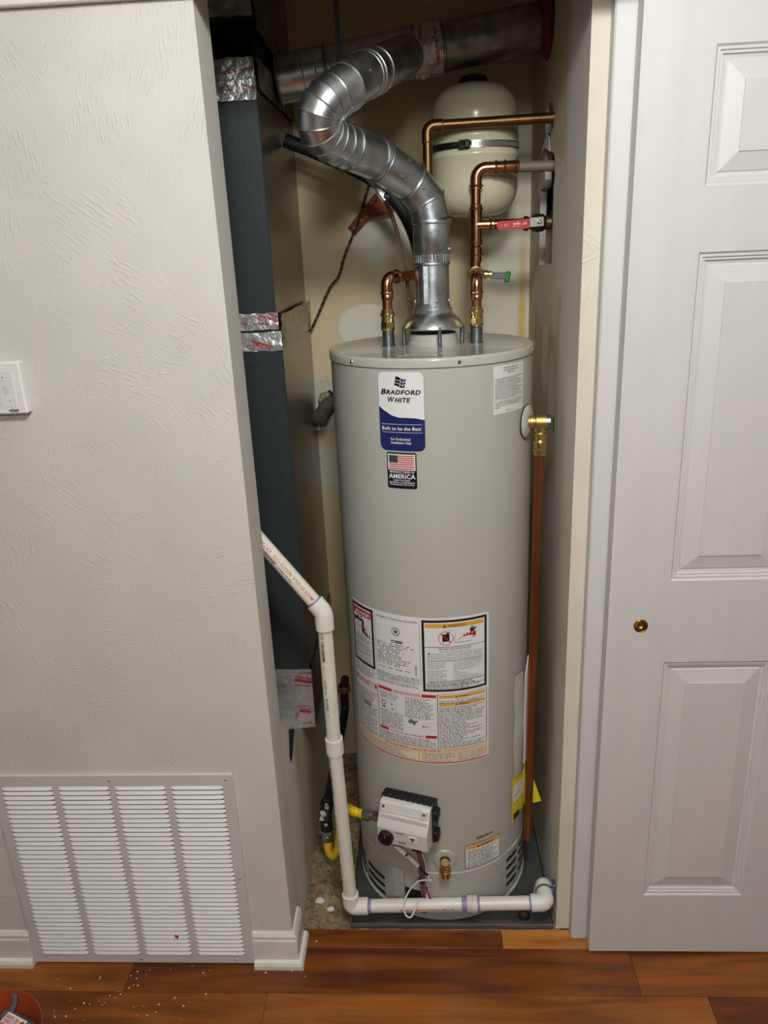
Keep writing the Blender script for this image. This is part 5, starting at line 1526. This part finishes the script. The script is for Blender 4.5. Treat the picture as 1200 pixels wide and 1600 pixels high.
elbow(pB, pA, pC, 0.030, 0.040, 0.03); elbow(pD, pC, pE, 0.040, 0.042, 0.012); elbow(pE, pD, pF, 0.036, 0.034, 0.014); elbow(pF, pE, pG, 0.020, 0.034, 0.014)
def coupling(a, b, material=PVC_FIT, r=0.0212):
    d = Vector(b) - Vector(a); L_ = d.length
    MB().lathe([(PVR, 0), (r - .0006, 0), (r, .0006), (r, L_ - .0006), (r - .0006, L_), (PVR, L_)], a, d, 28).build('coupling', material, cond, angle=30)
coupling(pC + Vector((0, 0, .020)), pC + Vector((0.001, 0, -.022)))
cp = pD.lerp(pE, .600)
coupling(cp, pD.lerp(pE, .652), mat('worn_coupling', (206, 202, 190), 0.4, var=0.3, vscale=40))
def band(a, b, off=0.0003):
    MB().lathe([(PVR + off, 0), (PVR + off, (Vector(b) - Vector(a)).length)], a, Vector(b) - Vector(a), 28).build('primer_band', PRIMER, cond)
band(pD.lerp(pE, .083), pD.lerp(pE, .105)); band(pD.lerp(pE, .572), pD.lerp(pE, .600)); band(pD.lerp(pE, .652), pD.lerp(pE, .665)); band(pD.lerp(pE, .915), pD.lerp(pE, .930))
d1 = (pB - pA).normalized(); band(pB - d1 * .036, pB - d1 * .029); d2 = (pC - pB).normalized(); band(pB + d2 * .040, pB + d2 * .0435)
MB().torus(pF.lerp(pE, .35), (pF - pE), 0.0185, 0.0030, 24, 8).build('pipe_clamp', ZINC, cond)
MB().box(0.294, 0.3015, 0.118, 0.140, 0.075, 0.125, 0.001).build('clamp_tab', ZINC, cond, smooth=False)
# print on the pipes
def pipe_map(a, b, phase=0.0, flip=1):
    a = Vector(a); d = (Vector(b) - a).normalized()
    tocam = (Vector((0, -1.43, 1.67)) - a); f = (tocam - d * tocam.dot(d)).normalized(); s_ = d.cross(f) * flip
    def g(u, v, o):
        an = v / PVR + phase
        return a + d * u + (f * cos(an) + s_ * sin(an)) * (PVR + 0.0004 + o)
    return g
pr = Print(pipe_map(pB, pA, 0.0, -1), 0.05)
pr.text('r', 'MADE IN U.S.A. 06/03/25 12:31', 0.040, -0.004, 0.0105, 0, bold=0.004, width=0.132)
pr.text('r', 'EXTA12P  KEYIN', 0.182, -0.004, 0.0105, 0, bold=0.004, width=0.09)
rr = random.Random(3); u = 0.155
while u < 0.205:
    w = rr.choice((.0008, .0012, .002)); pr.rect('k', u, 0.0065, u + w, 0.0135, 0); u += w + rr.choice((.0008, .0014))
pr.para('g', 0.102, 0.0125, 0.150, 0.0045, 1, 0)
pr.build(pipe1, INKS, {'r': 'red_lettering', 'k': 'bar_code', 'g': 'fine_print'})
pr = Print(pipe_map(pB, pC, -0.55, -1), 0.05)
u = 0.066
while u < 0.118:
    w = rr.choice((.0010, .0016, .0026)); pr.rect('k', u, -0.0036, u + w, 0.0036, 0); u += w + rr.choice((.0008, .0016))
pr.para('g', 0.046, 0.005, 0.062, 0.004, 2, 0); pr.para('g', 0.128, 0.0032, 0.138, 0.0045, 1, 0); pr.para('g', 0.165, 0.0032, 0.205, 0.0055, 1, 0)
u = 0.212
while u < 0.246:
    w = rr.choice((.0010, .002, .003)); pr.rect('g', u, -0.003, u + w, 0.003, 0); u += w + rr.choice((.001, .002))
pr.para('g', 0.256, 0.0032, 0.268, 0.0045, 1, 0)
pr.build(pipe2, INKS, {'k': 'bar_code', 'g': 'fine_print'})
pr = Print(pipe_map(pC, pD, -1.0, -1), 0.05); pr.para('k', 0.030, 0.003, 0.14, 0.0062, 1, 0); pr.build(pipe3, INKS, {'k': 'fine_print'})
pr = Print(pipe_map(pD, pE, 0.0, -1), 0.05); pr.para('r', 0.125, -0.0095, 0.275, 0.0055, 1, 0); pr.build(pipe4, INKS, {'r': 'red_lettering'})

# ================================================================== furnace in the bay on the left
FYF = 0.350
fu = thing('furnace', 'dark blue grey furnace cabinet with foil taped seams', 'furnace', (-0.56, 0.58, 0.441))
def fbox(name, x1, y0, z0, z1, materials, bev=0.003):
    m = MB(); m.box(-0.80, x1, y0, YB - .0006, z0, z1, bev)
    o = m.build(name, materials, fu, smooth=False)
    if len(materials) > 1:
        for p in o.data.polygons:
            if p.normal.x > 0.8:
                p.material_index = 1
    return o
cab = fbox('cabinet', -0.3205, FYF, 0.441, 1.478, [FURN, FURN_SIDE])
fbox('coil_case', -0.3285, FYF + .003, 1.4785, 2.052, [FURN, FURN_SIDE])
fbox('plenum_gap_shade', -0.334, FYF + .03, 2.0525, 2.118, [DARK], 0.001)  # black colour stands for shade in the recess between the cases
fbox('supply_plenum', -0.324, FYF - .004, 2.1185, 2.4395, [FURN, FURN_SIDE])
# embossed access door on the cabinet front
pts = []
for (cx_, cz_, a0) in ((-0.392, 1.395, 0), (-0.74, 1.395, 90), (-0.74, 0.690, 180), (-0.392, 0.690, 270)):
    for k in range(6):
        a = radians(a0 + 90 * k / 5); pts.append((cx_ + .04 * cos(a), cz_ + .04 * sin(a)))
m = MB(); m.prism(pts, lambda u, v, d: (u, FYF + d, v), -0.0022, -0.0002); m.build('access_door', FURN, fu, smooth=False)
# foil tape strips: slightly crumpled sheets on front and side; side colours carry painted reflections
def tape(name, side, a0, a1, z0, z1, off, seed, material=FOIL, jit=0.0012, na=26, nz=8, skew=0.0):
    r = random.Random(seed); m = MB(); vs_ = []; fs_ = []
    for i in range(na + 1):
        for j in range(nz + 1):
            a = a0 + (a1 - a0) * i / na; z = z0 + (z1 - z0) * j / nz + skew * i / na
            if j in (0, nz):
                z += r.uniform(-.0016, .0016)
            h = off + r.uniform(0, jit)
            vs_.append((a, FYF - h, z) if side == 'f' else (-0.3205 + h, a, z))
    for i in range(na):
        for j in range(nz):
            fs_.append((i * (nz + 1) + j, i * (nz + 1) + j + 1, (i + 1) * (nz + 1) + j + 1, (i + 1) * (nz + 1) + j))
    m.add(vs_, fs_)
    return m.build(name, material, fu, smooth=True, angle=180, recalc=False)
tp1 = tape('foil_tape', 'f', -0.60, -0.3245, 1.5035, 1.5400, 0.0012, 1)
tp2 = tape('foil_tape', 'f', -0.60, -0.3195, 1.4560, 1.4985, 0.0014, 2)
tape('side_foil_tape', 's', FYF - .002, YB - .002, 1.458, 1.535, 0.0010, 3, FOIL_BROWN, 0.004, 40, 8)
tp3 = tape('foil_tape', 'f', -0.60, -0.3290, 1.9700, 2.0130, 0.0008, 4, FOIL, .003)
tp4 = tape('foil_tape', 'f', -0.60, -0.3300, 2.0080, 2.0480, 0.0030, 5, FOIL, .003)
tape('side_foil_tape', 's', FYF, YB - .002, 1.99, 2.05, -0.004, 6, GALV_OLD, 0.003, 30, 6)
tp5 = tape('foil_tape', 'f', -0.60, -0.3165, 0.5900, 0.6230, 0.0012, 7, FOIL, .002)
tp6 = tape('foil_tape', 'f', -0.60, -0.3160, 0.4430, 0.5950, 0.0030, 8, FOIL, .0022)
tape('side_foil_tape', 's', FYF - .002, YB - .002, 0.444, 0.620, 0.0010, 9, GALV_OLD, 0.003, 30, 8)
tp7 = tape('foil_tape', 'f', -0.60, -0.324, 2.1200, 2.1700, 0.0060, 10, FOIL, .004)
tape('side_foil_tape', 's', FYF, YB - .002, 2.10, 2.16, -0.001, 11, GALV_OLD, 0.006, 30, 6, skew=-.03)
def fmap(off):
    return lambda u, v, o: (u, FYF - off - o, v)
def tape_print(tp, off, items):
    pr = Print(fmap(off), .05)
    for it in items:
        if it[0] == 'bar':
            _, u, v, w, h, rot = it
            c, s_ = cos(rot), sin(rot)
            pr.poly('r', [(u + a * c - b * s_, v + a * s_ + b * c) for a, b in ((0, 0), (w, 0), (w, h), (0, h))], 0)
        else:
            t, u, v, sz_, w, rot = it
            pr.text('r', t, u, v, sz_, 0.0002, bold=0.02, rot=rot, width=w)
    pr.build(tp, {'r': mat('tape_red', (168, 30, 40), 0.5)}, {'r': 'tape_print'})
tape_print(tp1, 0.0034, [('ventureTape', -0.368, 1.5335, 0.011, 0.046, -.32), ('181A-P', -0.3715, 1.5265, 0.008, 0.021, -.22), ('181B-FX', -0.374, 1.5185, 0.008, 0.028, -.22), ('ape', -0.408, 1.520, 0.010, 0.012, -.3), ('bar', -0.346, 1.5385, 0.022, 0.0035, -.45)])
tape_print(tp2, 0.0036, [('bar', -0.3905, 1.4800, 0.052, 0.0028, -.33), ('Venture', -0.391, 1.4720, 0.012, 0.046, -.33), ('181A', -0.392, 1.4605, 0.008, 0.018, -.2)])
tape_print(tp4, 0.0066, [('Venture', -0.400, 2.0180, 0.013, 0.034, .1), ('Venture', -0.360, 2.020, 0.013, 0.030, .15)])
tape_print(tp3, 0.0044, [('ventureT', -0.360, 1.997, 0.011, 0.034, -.25), ('COLD', -0.405, 1.988, 0.012, 0.022, .1)])
tape_print(tp5, 0.0040, [('COLD WI', -0.350, 0.6105, 0.009, 0.034, -.05), ('VentureTape', -0.362, 0.5985, 0.011, 0.050, -.18)])
tape_print(tp6, 0.0060, [('bar', -0.3635, 0.5895, 0.048, 0.008, -.18), ('1581A GW', -0.362, 0.5745, 0.009, 0.040, -.1), ('tape', -0.400, 0.578, 0.009, 0.016, -.3), ('1581A S', -0.360, 0.5080, 0.009, 0.032, .1), ('bar', -0.3560, 0.4935, 0.030, 0.006, -.1), ('Venture', -0.357, 0.5000, 0.008, 0.030, -.05), ('COLD', -0.350, 0.4550, 0.009, 0.026, .1), ('COLD', -0.366, 0.470, 0.009, 0.024, 1.2)])
# dark sheet painted as the shaded gap in the torn board beside the cabinet corner
m = MB(); m.prism([(0.182, 0.553), (0.246, 0.508), (0.222, 0.494), (0.196, 0.470), (0.170, 0.462), (0.158, 0.490), (0.170, 0.52)], lambda u, v, d: (XL + d, u, v), 0.0003, 0.0012)
m.build('board_gap_shade', DARK, bpy.data.objects['wall_closet_left'], smooth=False)
# ================================================================== gas supply
gas = thing('gas_pipe', 'black iron gas pipe with white sealant at its elbow', 'gas pipe', (-0.300, 0.30, 0.0))
run('iron_pipe', [(-0.289, 0.829, 0.300), (-0.289, 0.775, 0.300), (-0.289, 0.775, 0.215), (-0.300, 0.33, 0.198)], [0.02, 0.03], BLACK_IRON, gas, 0.0135)
m = MB(); m.lathe([(0.018, 0), (0.021, 0.002), (0.021, 0.02), (0.018, 0.022)], (-0.289, 0.775, 0.285), (0, 0, 1), 20); m.build('back_elbow', mat('old_elbow', (120, 100, 60), 0.6, 0.4, var=0.4, vscale=60), gas)
gc = Vector((-0.301, 0.298, 0.196))
MB().tube(fillet([gc + Vector((0, .045, .004)), gc, gc + Vector((0.001, -.002, -.050))], 0.022), [0.0170] * 10, 20).build('iron_elbow', BLACK_IRON, gas, angle=50)
MB().lathe([(0.017, 0), (0.0195, .002), (0.0195, .012), (0.017, .014)], gc + Vector((0, .030, .003)), (0, 1, .08), 20).build('elbow_band', BLACK_IRON, gas)
for k, (dx, dy, dz, s_) in enumerate(((0.004, 0.010, 0.0150, .0085), (-0.006, -0.010, 0.0100, .0095), (0.002, 0.020, 0.0155, .007), (-0.010, -0.0170, -0.004, .007), (0.001, -0.0175, -0.022, .006))):
    c = gc + Vector((dx, dy, dz)); m = MB()
    r = random.Random(k); ring = []
    n = Vector((dx, dy - .004, max(dz, -.004) + .004)).normalized()
    u = n.cross(Vector((1, 0, 0))).normalized(); w = n.cross(u)
    pf_ = [(s_ * (1 + .25 * r.uniform(-1, 1)), 2 * pi * q_ / 10) for q_ in range(10)]
    vs_ = [c + (u * cos(a) + w * sin(a)) * rr_ - n * .003 for rr_, a in pf_] + [c + (u * cos(a) + w * sin(a)) * rr_ * .7 + n * .0025 for rr_, a in pf_] + [c + n * .0035]
    fs_ = [(q_, (q_ + 1) % 10, 10 + (q_ + 1) % 10, 10 + q_) for q_ in range(10)] + [(10 + q_, 10 + (q_ + 1) % 10, 20) for q_ in range(10)]
    m.add(vs_, fs_); m.build('pipe_sealant', GYPSUM, gas)
gn = gc + Vector((0.001, -.002, -.050))
m = MB(); m.lathe([(0.0165, 0.0), (0.0165, -0.012)], gn, (0, 0, 1), 6); m.lathe([(0.0135, -0.012), (0.0135, -0.018)], gn, (0, 0, 1), 20); m.lathe([(0.0001, -0.018), (0.0155, -0.018), (0.0155, -0.036), (0.0125, -0.038), (0.0001, -.038)], gn, (0, 0, 1), 6, ref=(1, .3, 0)); m.build('steel_nut', STEEL, gas, smooth=False)

fx = thing('gas_connector', 'yellow corrugated flexible gas connector looping to the valve', 'gas hose', tuple(gn))
g0 = gn + Vector((0, 0, -.0385))
vin = vp(-0.066, 0.040, 0.338)
path = smooth_path([g0, g0 + Vector((0.000, -.003, -.030)), g0 + Vector((0.010, -.006, -.050)), g0 + Vector((0.024, -.004, -.030)), g0 + Vector((0.034, 0.0, .020)), g0 + Vector((0.046, -.012, .085)), g0 + Vector((0.068, -.040, .140)), vin + Vector((-0.075, 0.030, -0.006)), vin + Vector((-0.050, 0.013, 0.0))], 26)
# resample evenly and corrugate
L_ = [0.0]
for a, b in zip(path, path[1:]):
    L_.append(L_[-1] + (b - a).length)
pts = []; rads = []; s_ = 0.0; step = 0.00105; i = 0
while s_ < L_[-1]:
    while L_[i + 1] < s_: i += 1
    t = (s_ - L_[i]) / max(1e-9, L_[i + 1] - L_[i]); pts.append(path[i].lerp(path[i + 1], t)); rads.append(0.0105 + 0.0018 * sin(2 * pi * s_ / 0.0048)); s_ += step
MB().tube(pts, rads, 18).build('corrugated_hose', YELLOW, fx, angle=180)
dgi = (vin - (vin + Vector((-0.050, 0.013, 0.0)))).normalized(); e0 = vin + Vector((-0.050, 0.013, 0.0))
m = MB(); m.lathe([(0.0001, 0), (0.0125, 0.0), (0.0125, 0.008), (0.0150, 0.009), (0.0150, 0.020), (0.0125, 0.021)], e0, dgi, 6); m.lathe([(0.011, 0.020), (0.011, 0.027)], e0, dgi, 20); m.lathe([(0.0001, 0.027), (0.0140, 0.027), (0.0140, 0.037), (0.009, 0.038), (0.009, 0.055), (0.0001, .055)], e0, dgi, 6, ref=(0, .3, 1)); m.build('end_fitting', STEEL, fx, smooth=False)

# ================================================================== small things on the back wall
STUBM = mat('dirty_stub', (84, 77, 66), 0.7, 0.1, var=0.3, vscale=40, bump=0.3)
stub = thing('old_vent_stub', 'dirty iron pipe stub in broken plaster hole on back wall', 'pipe stub', (-0.287, 0.80, 1.235))
run('stub_pipe', [(-0.281, 0.880, 1.245), (-0.283, 0.800, 1.236), (-0.300, 0.748, 1.214)], 0.03, STUBM, stub, 0.0215)
MB().lathe([(0.0215, 0), (0.0235, .002), (0.0235, .012), (0.020, .014), (0.0001, .014)], (-0.2985, 0.752, 1.216), (-0.30, -0.90, -0.36), 20).build('stub_cap', STUBM, stub)
for k, (x, z, s_) in enumerate(((-0.296, 1.262, .011), (-0.284, 1.266, .010), (-0.303, 1.250, .009))):
    r = random.Random(k + 7); m = MB(); m.lathe([(0.0001, -.006), (s_ * .8, -.005), (s_, 0), (s_ * .7, .006), (0.0001, .008)], (x, 0.812, z), (0.2, -1, .2), 9); m.build('mortar_lump', mat('mortar', (136, 124, 100), 0.9, var=0.3, vscale=60), stub, angle=20)

br = thing('perforated_strap', 'rust brown perforated metal strap screwed to the back wall', 'metal strap', (-0.14, 0.815, 1.75))
def strapbar(a, b, w, y0, y1, nh, nm):
    a = Vector((a[0], 0, a[1])); b = Vector((b[0], 0, b[1])); d = (b - a).normalized(); n = Vector((-d.z, 0, d.x))
    m = MB(); hs = []
    L_ = (b - a).length
    outer = [(0, -w), (L_, -w), (L_, w), (0, w)]
    for k in range(nh):
        c = L_ * (k + .5) / nh
        hs.append([(c + .0042 * cos(2 * pi * q_ / 10), .0042 * sin(2 * pi * q_ / 10)) for q_ in range(10)])
    m.slab_holes(outer, hs, lambda u, v, dd_: (a.x + d.x * u + n.x * v, y0 + (y1 - y0) * u / L_ + dd_, a.z + d.z * u + n.z * v), -0.0015, 0.0)
    return m.build(nm, STRAP, br, smooth=False)
strapbar((-0.188, 1.712), (-0.105, 1.797), 0.0145, YB - .0005, YB - .030, 4, 'strap_arm')
strapbar((-0.150, 1.757), (-0.068, 1.772), 0.0165, YB - .018, YB - .034, 3, 'strap_arm')
for (x, z) in ((-0.146, 1.768), (-0.130, 1.783)):
    screw_at(Vector((x, YB - .022, z)), Vector((0, -1, 0)), br, .003)

hose = MB().tube(smooth_path([(-0.3195, 0.62, 1.925), (-0.300, 0.62, 1.916), (-0.237, 0.62, 1.890), (-0.130, 0.62, 1.838), (-0.069, 0.62, 1.791), (-0.024, 0.625, 1.722), (0.000, 0.63, 1.640), (0.012, 0.64, 1.52), (0.02, 0.65, 1.30)], 8), 0.0165, 16).build('insulated_line', RUBBER)
tag(hose, 'black insulated line curving behind the flue pipe', 'hose')
# twisted pair
tw = thing('twisted_wire', 'thin dark twisted wire hanging down the back wall', 'wire', (-0.20, 0.80, 1.45))
wp = smooth_path([(-0.128, 0.80, 1.835), (-0.135, 0.80, 1.818), (-0.165, 0.80, 1.739), (-0.206, 0.80, 1.655), (-0.226, 0.80, 1.600), (-0.255, 0.80, 1.567), (-0.288, 0.802, 1.505), (-0.318, 0.805, 1.450)], 22)
for ph, c_ in ((0, BLACK), (pi, WIRE_BROWN)):
    q_ = []
    for i, p in enumerate(wp):
        a = i * 0.55 + ph; q_.append(p + Vector((cos(a), sin(a), sin(a) * .5)) * 0.0021)
    MB().tube(q_, 0.0021, 8).build('wire_strand', c_, tw)
cb = thing('thermostat_cable', 'brown cable dropping from foil clip under flue pipe', 'cable', (-0.05, 0.44, 1.47))
MB().tube(smooth_path([(-0.112, 0.405, 1.816), (-0.098, 0.41, 1.803), (-0.078, 0.425, 1.772), (-0.052, 0.44, 1.697), (-0.037, 0.44, 1.620), (-0.028, 0.44, 1.534), (-0.024, 0.44, 1.4575)], 8), 0.0026, 8).build('cable_run', WIRE_BROWN, cb)
MB().tube(smooth_path([(-0.112, 0.40, 1.818), (-0.096, 0.405, 1.806), (-0.072, 0.425, 1.772), (-0.047, 0.44, 1.697), (-0.032, 0.44, 1.620), (-0.022, 0.44, 1.534), (-0.019, 0.44, 1.4575)], 8), 0.0022, 8).build('cable_run', WIRE_BROWN, cb)
MB().tube([(-0.106, 0.33, 1.806), (-0.090, 0.33, 1.792), (-0.078, 0.33, 1.776), (-0.070, 0.33, 1.764)], [0.004, 0.006, 0.010, 0.0095], 7).build('foil_clip', FOIL, cb, smooth=False)
MB().tube([(-0.074, 0.328, 1.771), (-0.062, 0.328, 1.768)], 0.0085, 8).build('black_tie', BLACK, cb, smooth=False)
MB().tube(smooth_path([(-0.150, 0.30, 1.835), (-0.125, 0.32, 1.822), (-0.104, 0.33, 1.805)], 6), 0.0024, 8).build('copper_lead', COPPER, cb)

# ================================================================== bucket with a grey tool case, cut by the frame
BX, BY, BZ = -0.950, -0.320, 0.15
bk = thing('bucket', 'orange red plastic bucket on the wood floor by the grille', 'bucket', (BX, BY, 0.0))
RB = 0.117
m = MB(); m.lathe([(0.0001, 0.0), (RB * .82, 0.0), (RB * .97, BZ - .012), (RB * 1.0, BZ - .011), (RB * 1.005, BZ), (RB * .985, BZ + .001), (RB * .96, BZ - .008), (RB * .80, 0.004), (0.0001, 0.004)], (BX, BY, 0), seg=56)
m.build('pail', BUCKET_RED, bk)
tl = thing('tool_case', 'grey tool case with white printed label inside the orange bucket', 'tool case', (BX, BY, 0.0045))
ax = Vector((0.92, -0.39, 0.0)).normalized(); az = Vector((0.0, -0.10, 0.99)); az = (az - ax * az.dot(ax)).normalized(); ay = az.cross(ax)
cc_ = Vector((-0.936, -0.266, 0.066))
m = MB(); m.obox(cc_, ax, ay, az, 0.047, 0.046, 0.045, 0.010); cs = m.build('case_body', GREY_PLASTIC, tl, smooth=False)
def cmap(u, v, o):
    return cc_ + ax * u + ay * v + az * (0.0452 + o)
pr = Print(cmap, .05)
pr.rect('w', -0.026, -0.016, 0.032, 0.036, 0.0003)
pr.para('r', -0.023, 0.033, 0.017, 0.0085, 5, 0.0007, h=0.8)
pr.ring('r', 0.0245, 0.026, 0.0, 0.0065, 0.0007, 14); pr.para('g', -0.020, -0.009, 0.028, 0.005, 1, 0.0007)
pr.build(cs, INKS, {'w': 'case_label', 'r': 'label_print', 'g': 'label_print'})
m = MB(); m.tube([cc_ - ax * .022 + ay * .040 + az * .044, cc_ - ax * .019 + ay * .052 + az * .060, (-0.938, -0.209, 0.146)], 0.0062, 10); m.build('case_strap', GREY_PLASTIC, tl)
m = MB(); m.lathe([(0.010, 0), (0.010, .006), (0.007, .008), (0.0001, .008)], cmap(-0.036, 0.010, -.002), az, 16); m.build('case_latch', BLACK, tl)

# ================================================================== crumbs and chips (too many to count)
def chips(name, label, area, n, smin, smax, material, seed, z=0.0, fixed=()):
    r = random.Random(seed); m = MB()
    spots = [(x, y, r.uniform(smin, smax)) for (x, y) in fixed]
    while len(spots) < n:
        x = r.uniform(area[0], area[1]); y = r.uniform(area[2], area[3])
        if area[4] and not area[4](x, y, r):
            continue
        spots.append((x, y, smin + (smax - smin) * r.random() ** 3))
    for (x, y, s_) in spots:
        k = r.randint(4, 6); a0 = r.uniform(0, 6.28)
        pts = [(x + s_ * r.uniform(.6, 1.1) * cos(a0 + 2 * pi * q_ / k), y + s_ * r.uniform(.5, 1.0) * sin(a0 + 2 * pi * q_ / k)) for q_ in range(k)]
        h = s_ * r.uniform(.35, .8)
        vs_ = [(px, py, z) for px, py in pts] + [(x + (px - x) * .7, y + (py - y) * .7, z + h) for px, py in pts]
        fs_ = [(q_, (q_ + 1) % k, k + (q_ + 1) % k, k + q_) for q_ in range(k)] + [tuple(k + q_ for q_ in range(k))]
        m.add(vs_, fs_)
    o = m.build(name, material, smooth=False)
    return tag(o, label, 'debris', kind='stuff')
WH = mat('chip_white', (240, 232, 218), 0.8, var=0.1)
fix = ((-0.938, -0.053), (-0.895, -0.078), (-0.834, -0.052), (-0.757, -0.042), (-0.731, -0.068), (-0.773, -0.085), (-0.612, -0.015), (-0.424, -0.031), (-0.337, -0.03), (-0.908, -0.136), (-0.874, -0.149), (-0.799, -0.119),
       (-0.79, -0.095), (-0.775, -0.10), (-0.765, -0.092), (-0.81, -0.11), (-0.83, -0.118), (-0.845, -0.115), (-0.86, -0.13), (-0.745, -0.03), (-0.74, -0.05), (-0.72, -0.04), (-0.75, -0.075), (-0.90, -0.15), (-0.905, -0.145), (-0.88, -0.11), (-0.40, -0.02), (-0.36, -0.025), (-0.31, 0.06), (-0.325, -0.04))
chips('paint_chips', 'scattered white paint chips on the wooden floor below the grille', (-0.95, -0.55, -0.17, -0.01, None), 54, 0.0012, 0.0030, WH, 3, 0.0002, fix)
inside = lambda x, y, r: y < 0.50 and x < PX0 - .006 and x > XL + .004
chips('wall_debris', 'pale plaster crumbs covering the dirty closet floor', (XL, PX0, 0.102, 0.80, lambda x, y, r: x > XL + .004 and x < PX0 - .005 and r.random() < 1.15 - y), 260, 0.0008, 0.0034, mat('crumb_tan', (186, 172, 142), 0.9, var=0.3, vscale=60), 8, 0.0002)
chips('dark_grit', 'dark grit and tan dust on the closet floor', (XL, PX0, 0.102, 0.80, lambda x, y, r: x > XL + .004 and x < PX0 - .005), 420, 0.0012, 0.0045, mat('grit', (96, 78, 54), 0.9, var=0.5, vscale=70), 9, 0.0002)
for (x, y, lab, col, s_) in ((-0.318, 0.190, 'large greenish white plaster flake on the closet floor', (206, 212, 200), .016), (-0.283, 0.160, 'small white plaster lump on the closet floor near the pipe', (226, 218, 206), .012)):
    r = random.Random(int(x * 1e4)); m = MB(); pts = [(s_ * r.uniform(.55, 1.1) * cos(2 * pi * q_ / 11), s_ * .75 * r.uniform(.5, 1.1) * sin(2 * pi * q_ / 11)) for q_ in range(11)]
    vs_ = [(x + a, y + b, 0.0003) for a, b in pts] + [(x + a * .75, y + b * .75, 0.0055) for a, b in pts] + [(x, y, .007)]
    fs_ = [(q_, (q_ + 1) % 11, 11 + (q_ + 1) % 11, 11 + q_) for q_ in range(11)] + [(11 + q_, 11 + (q_ + 1) % 11, 22) for q_ in range(11)]
    m.add(vs_, fs_); tag(m.build('plaster_flake', mat('flake_%d' % col[0], col, .8, var=.1)), lab, 'plaster flake')
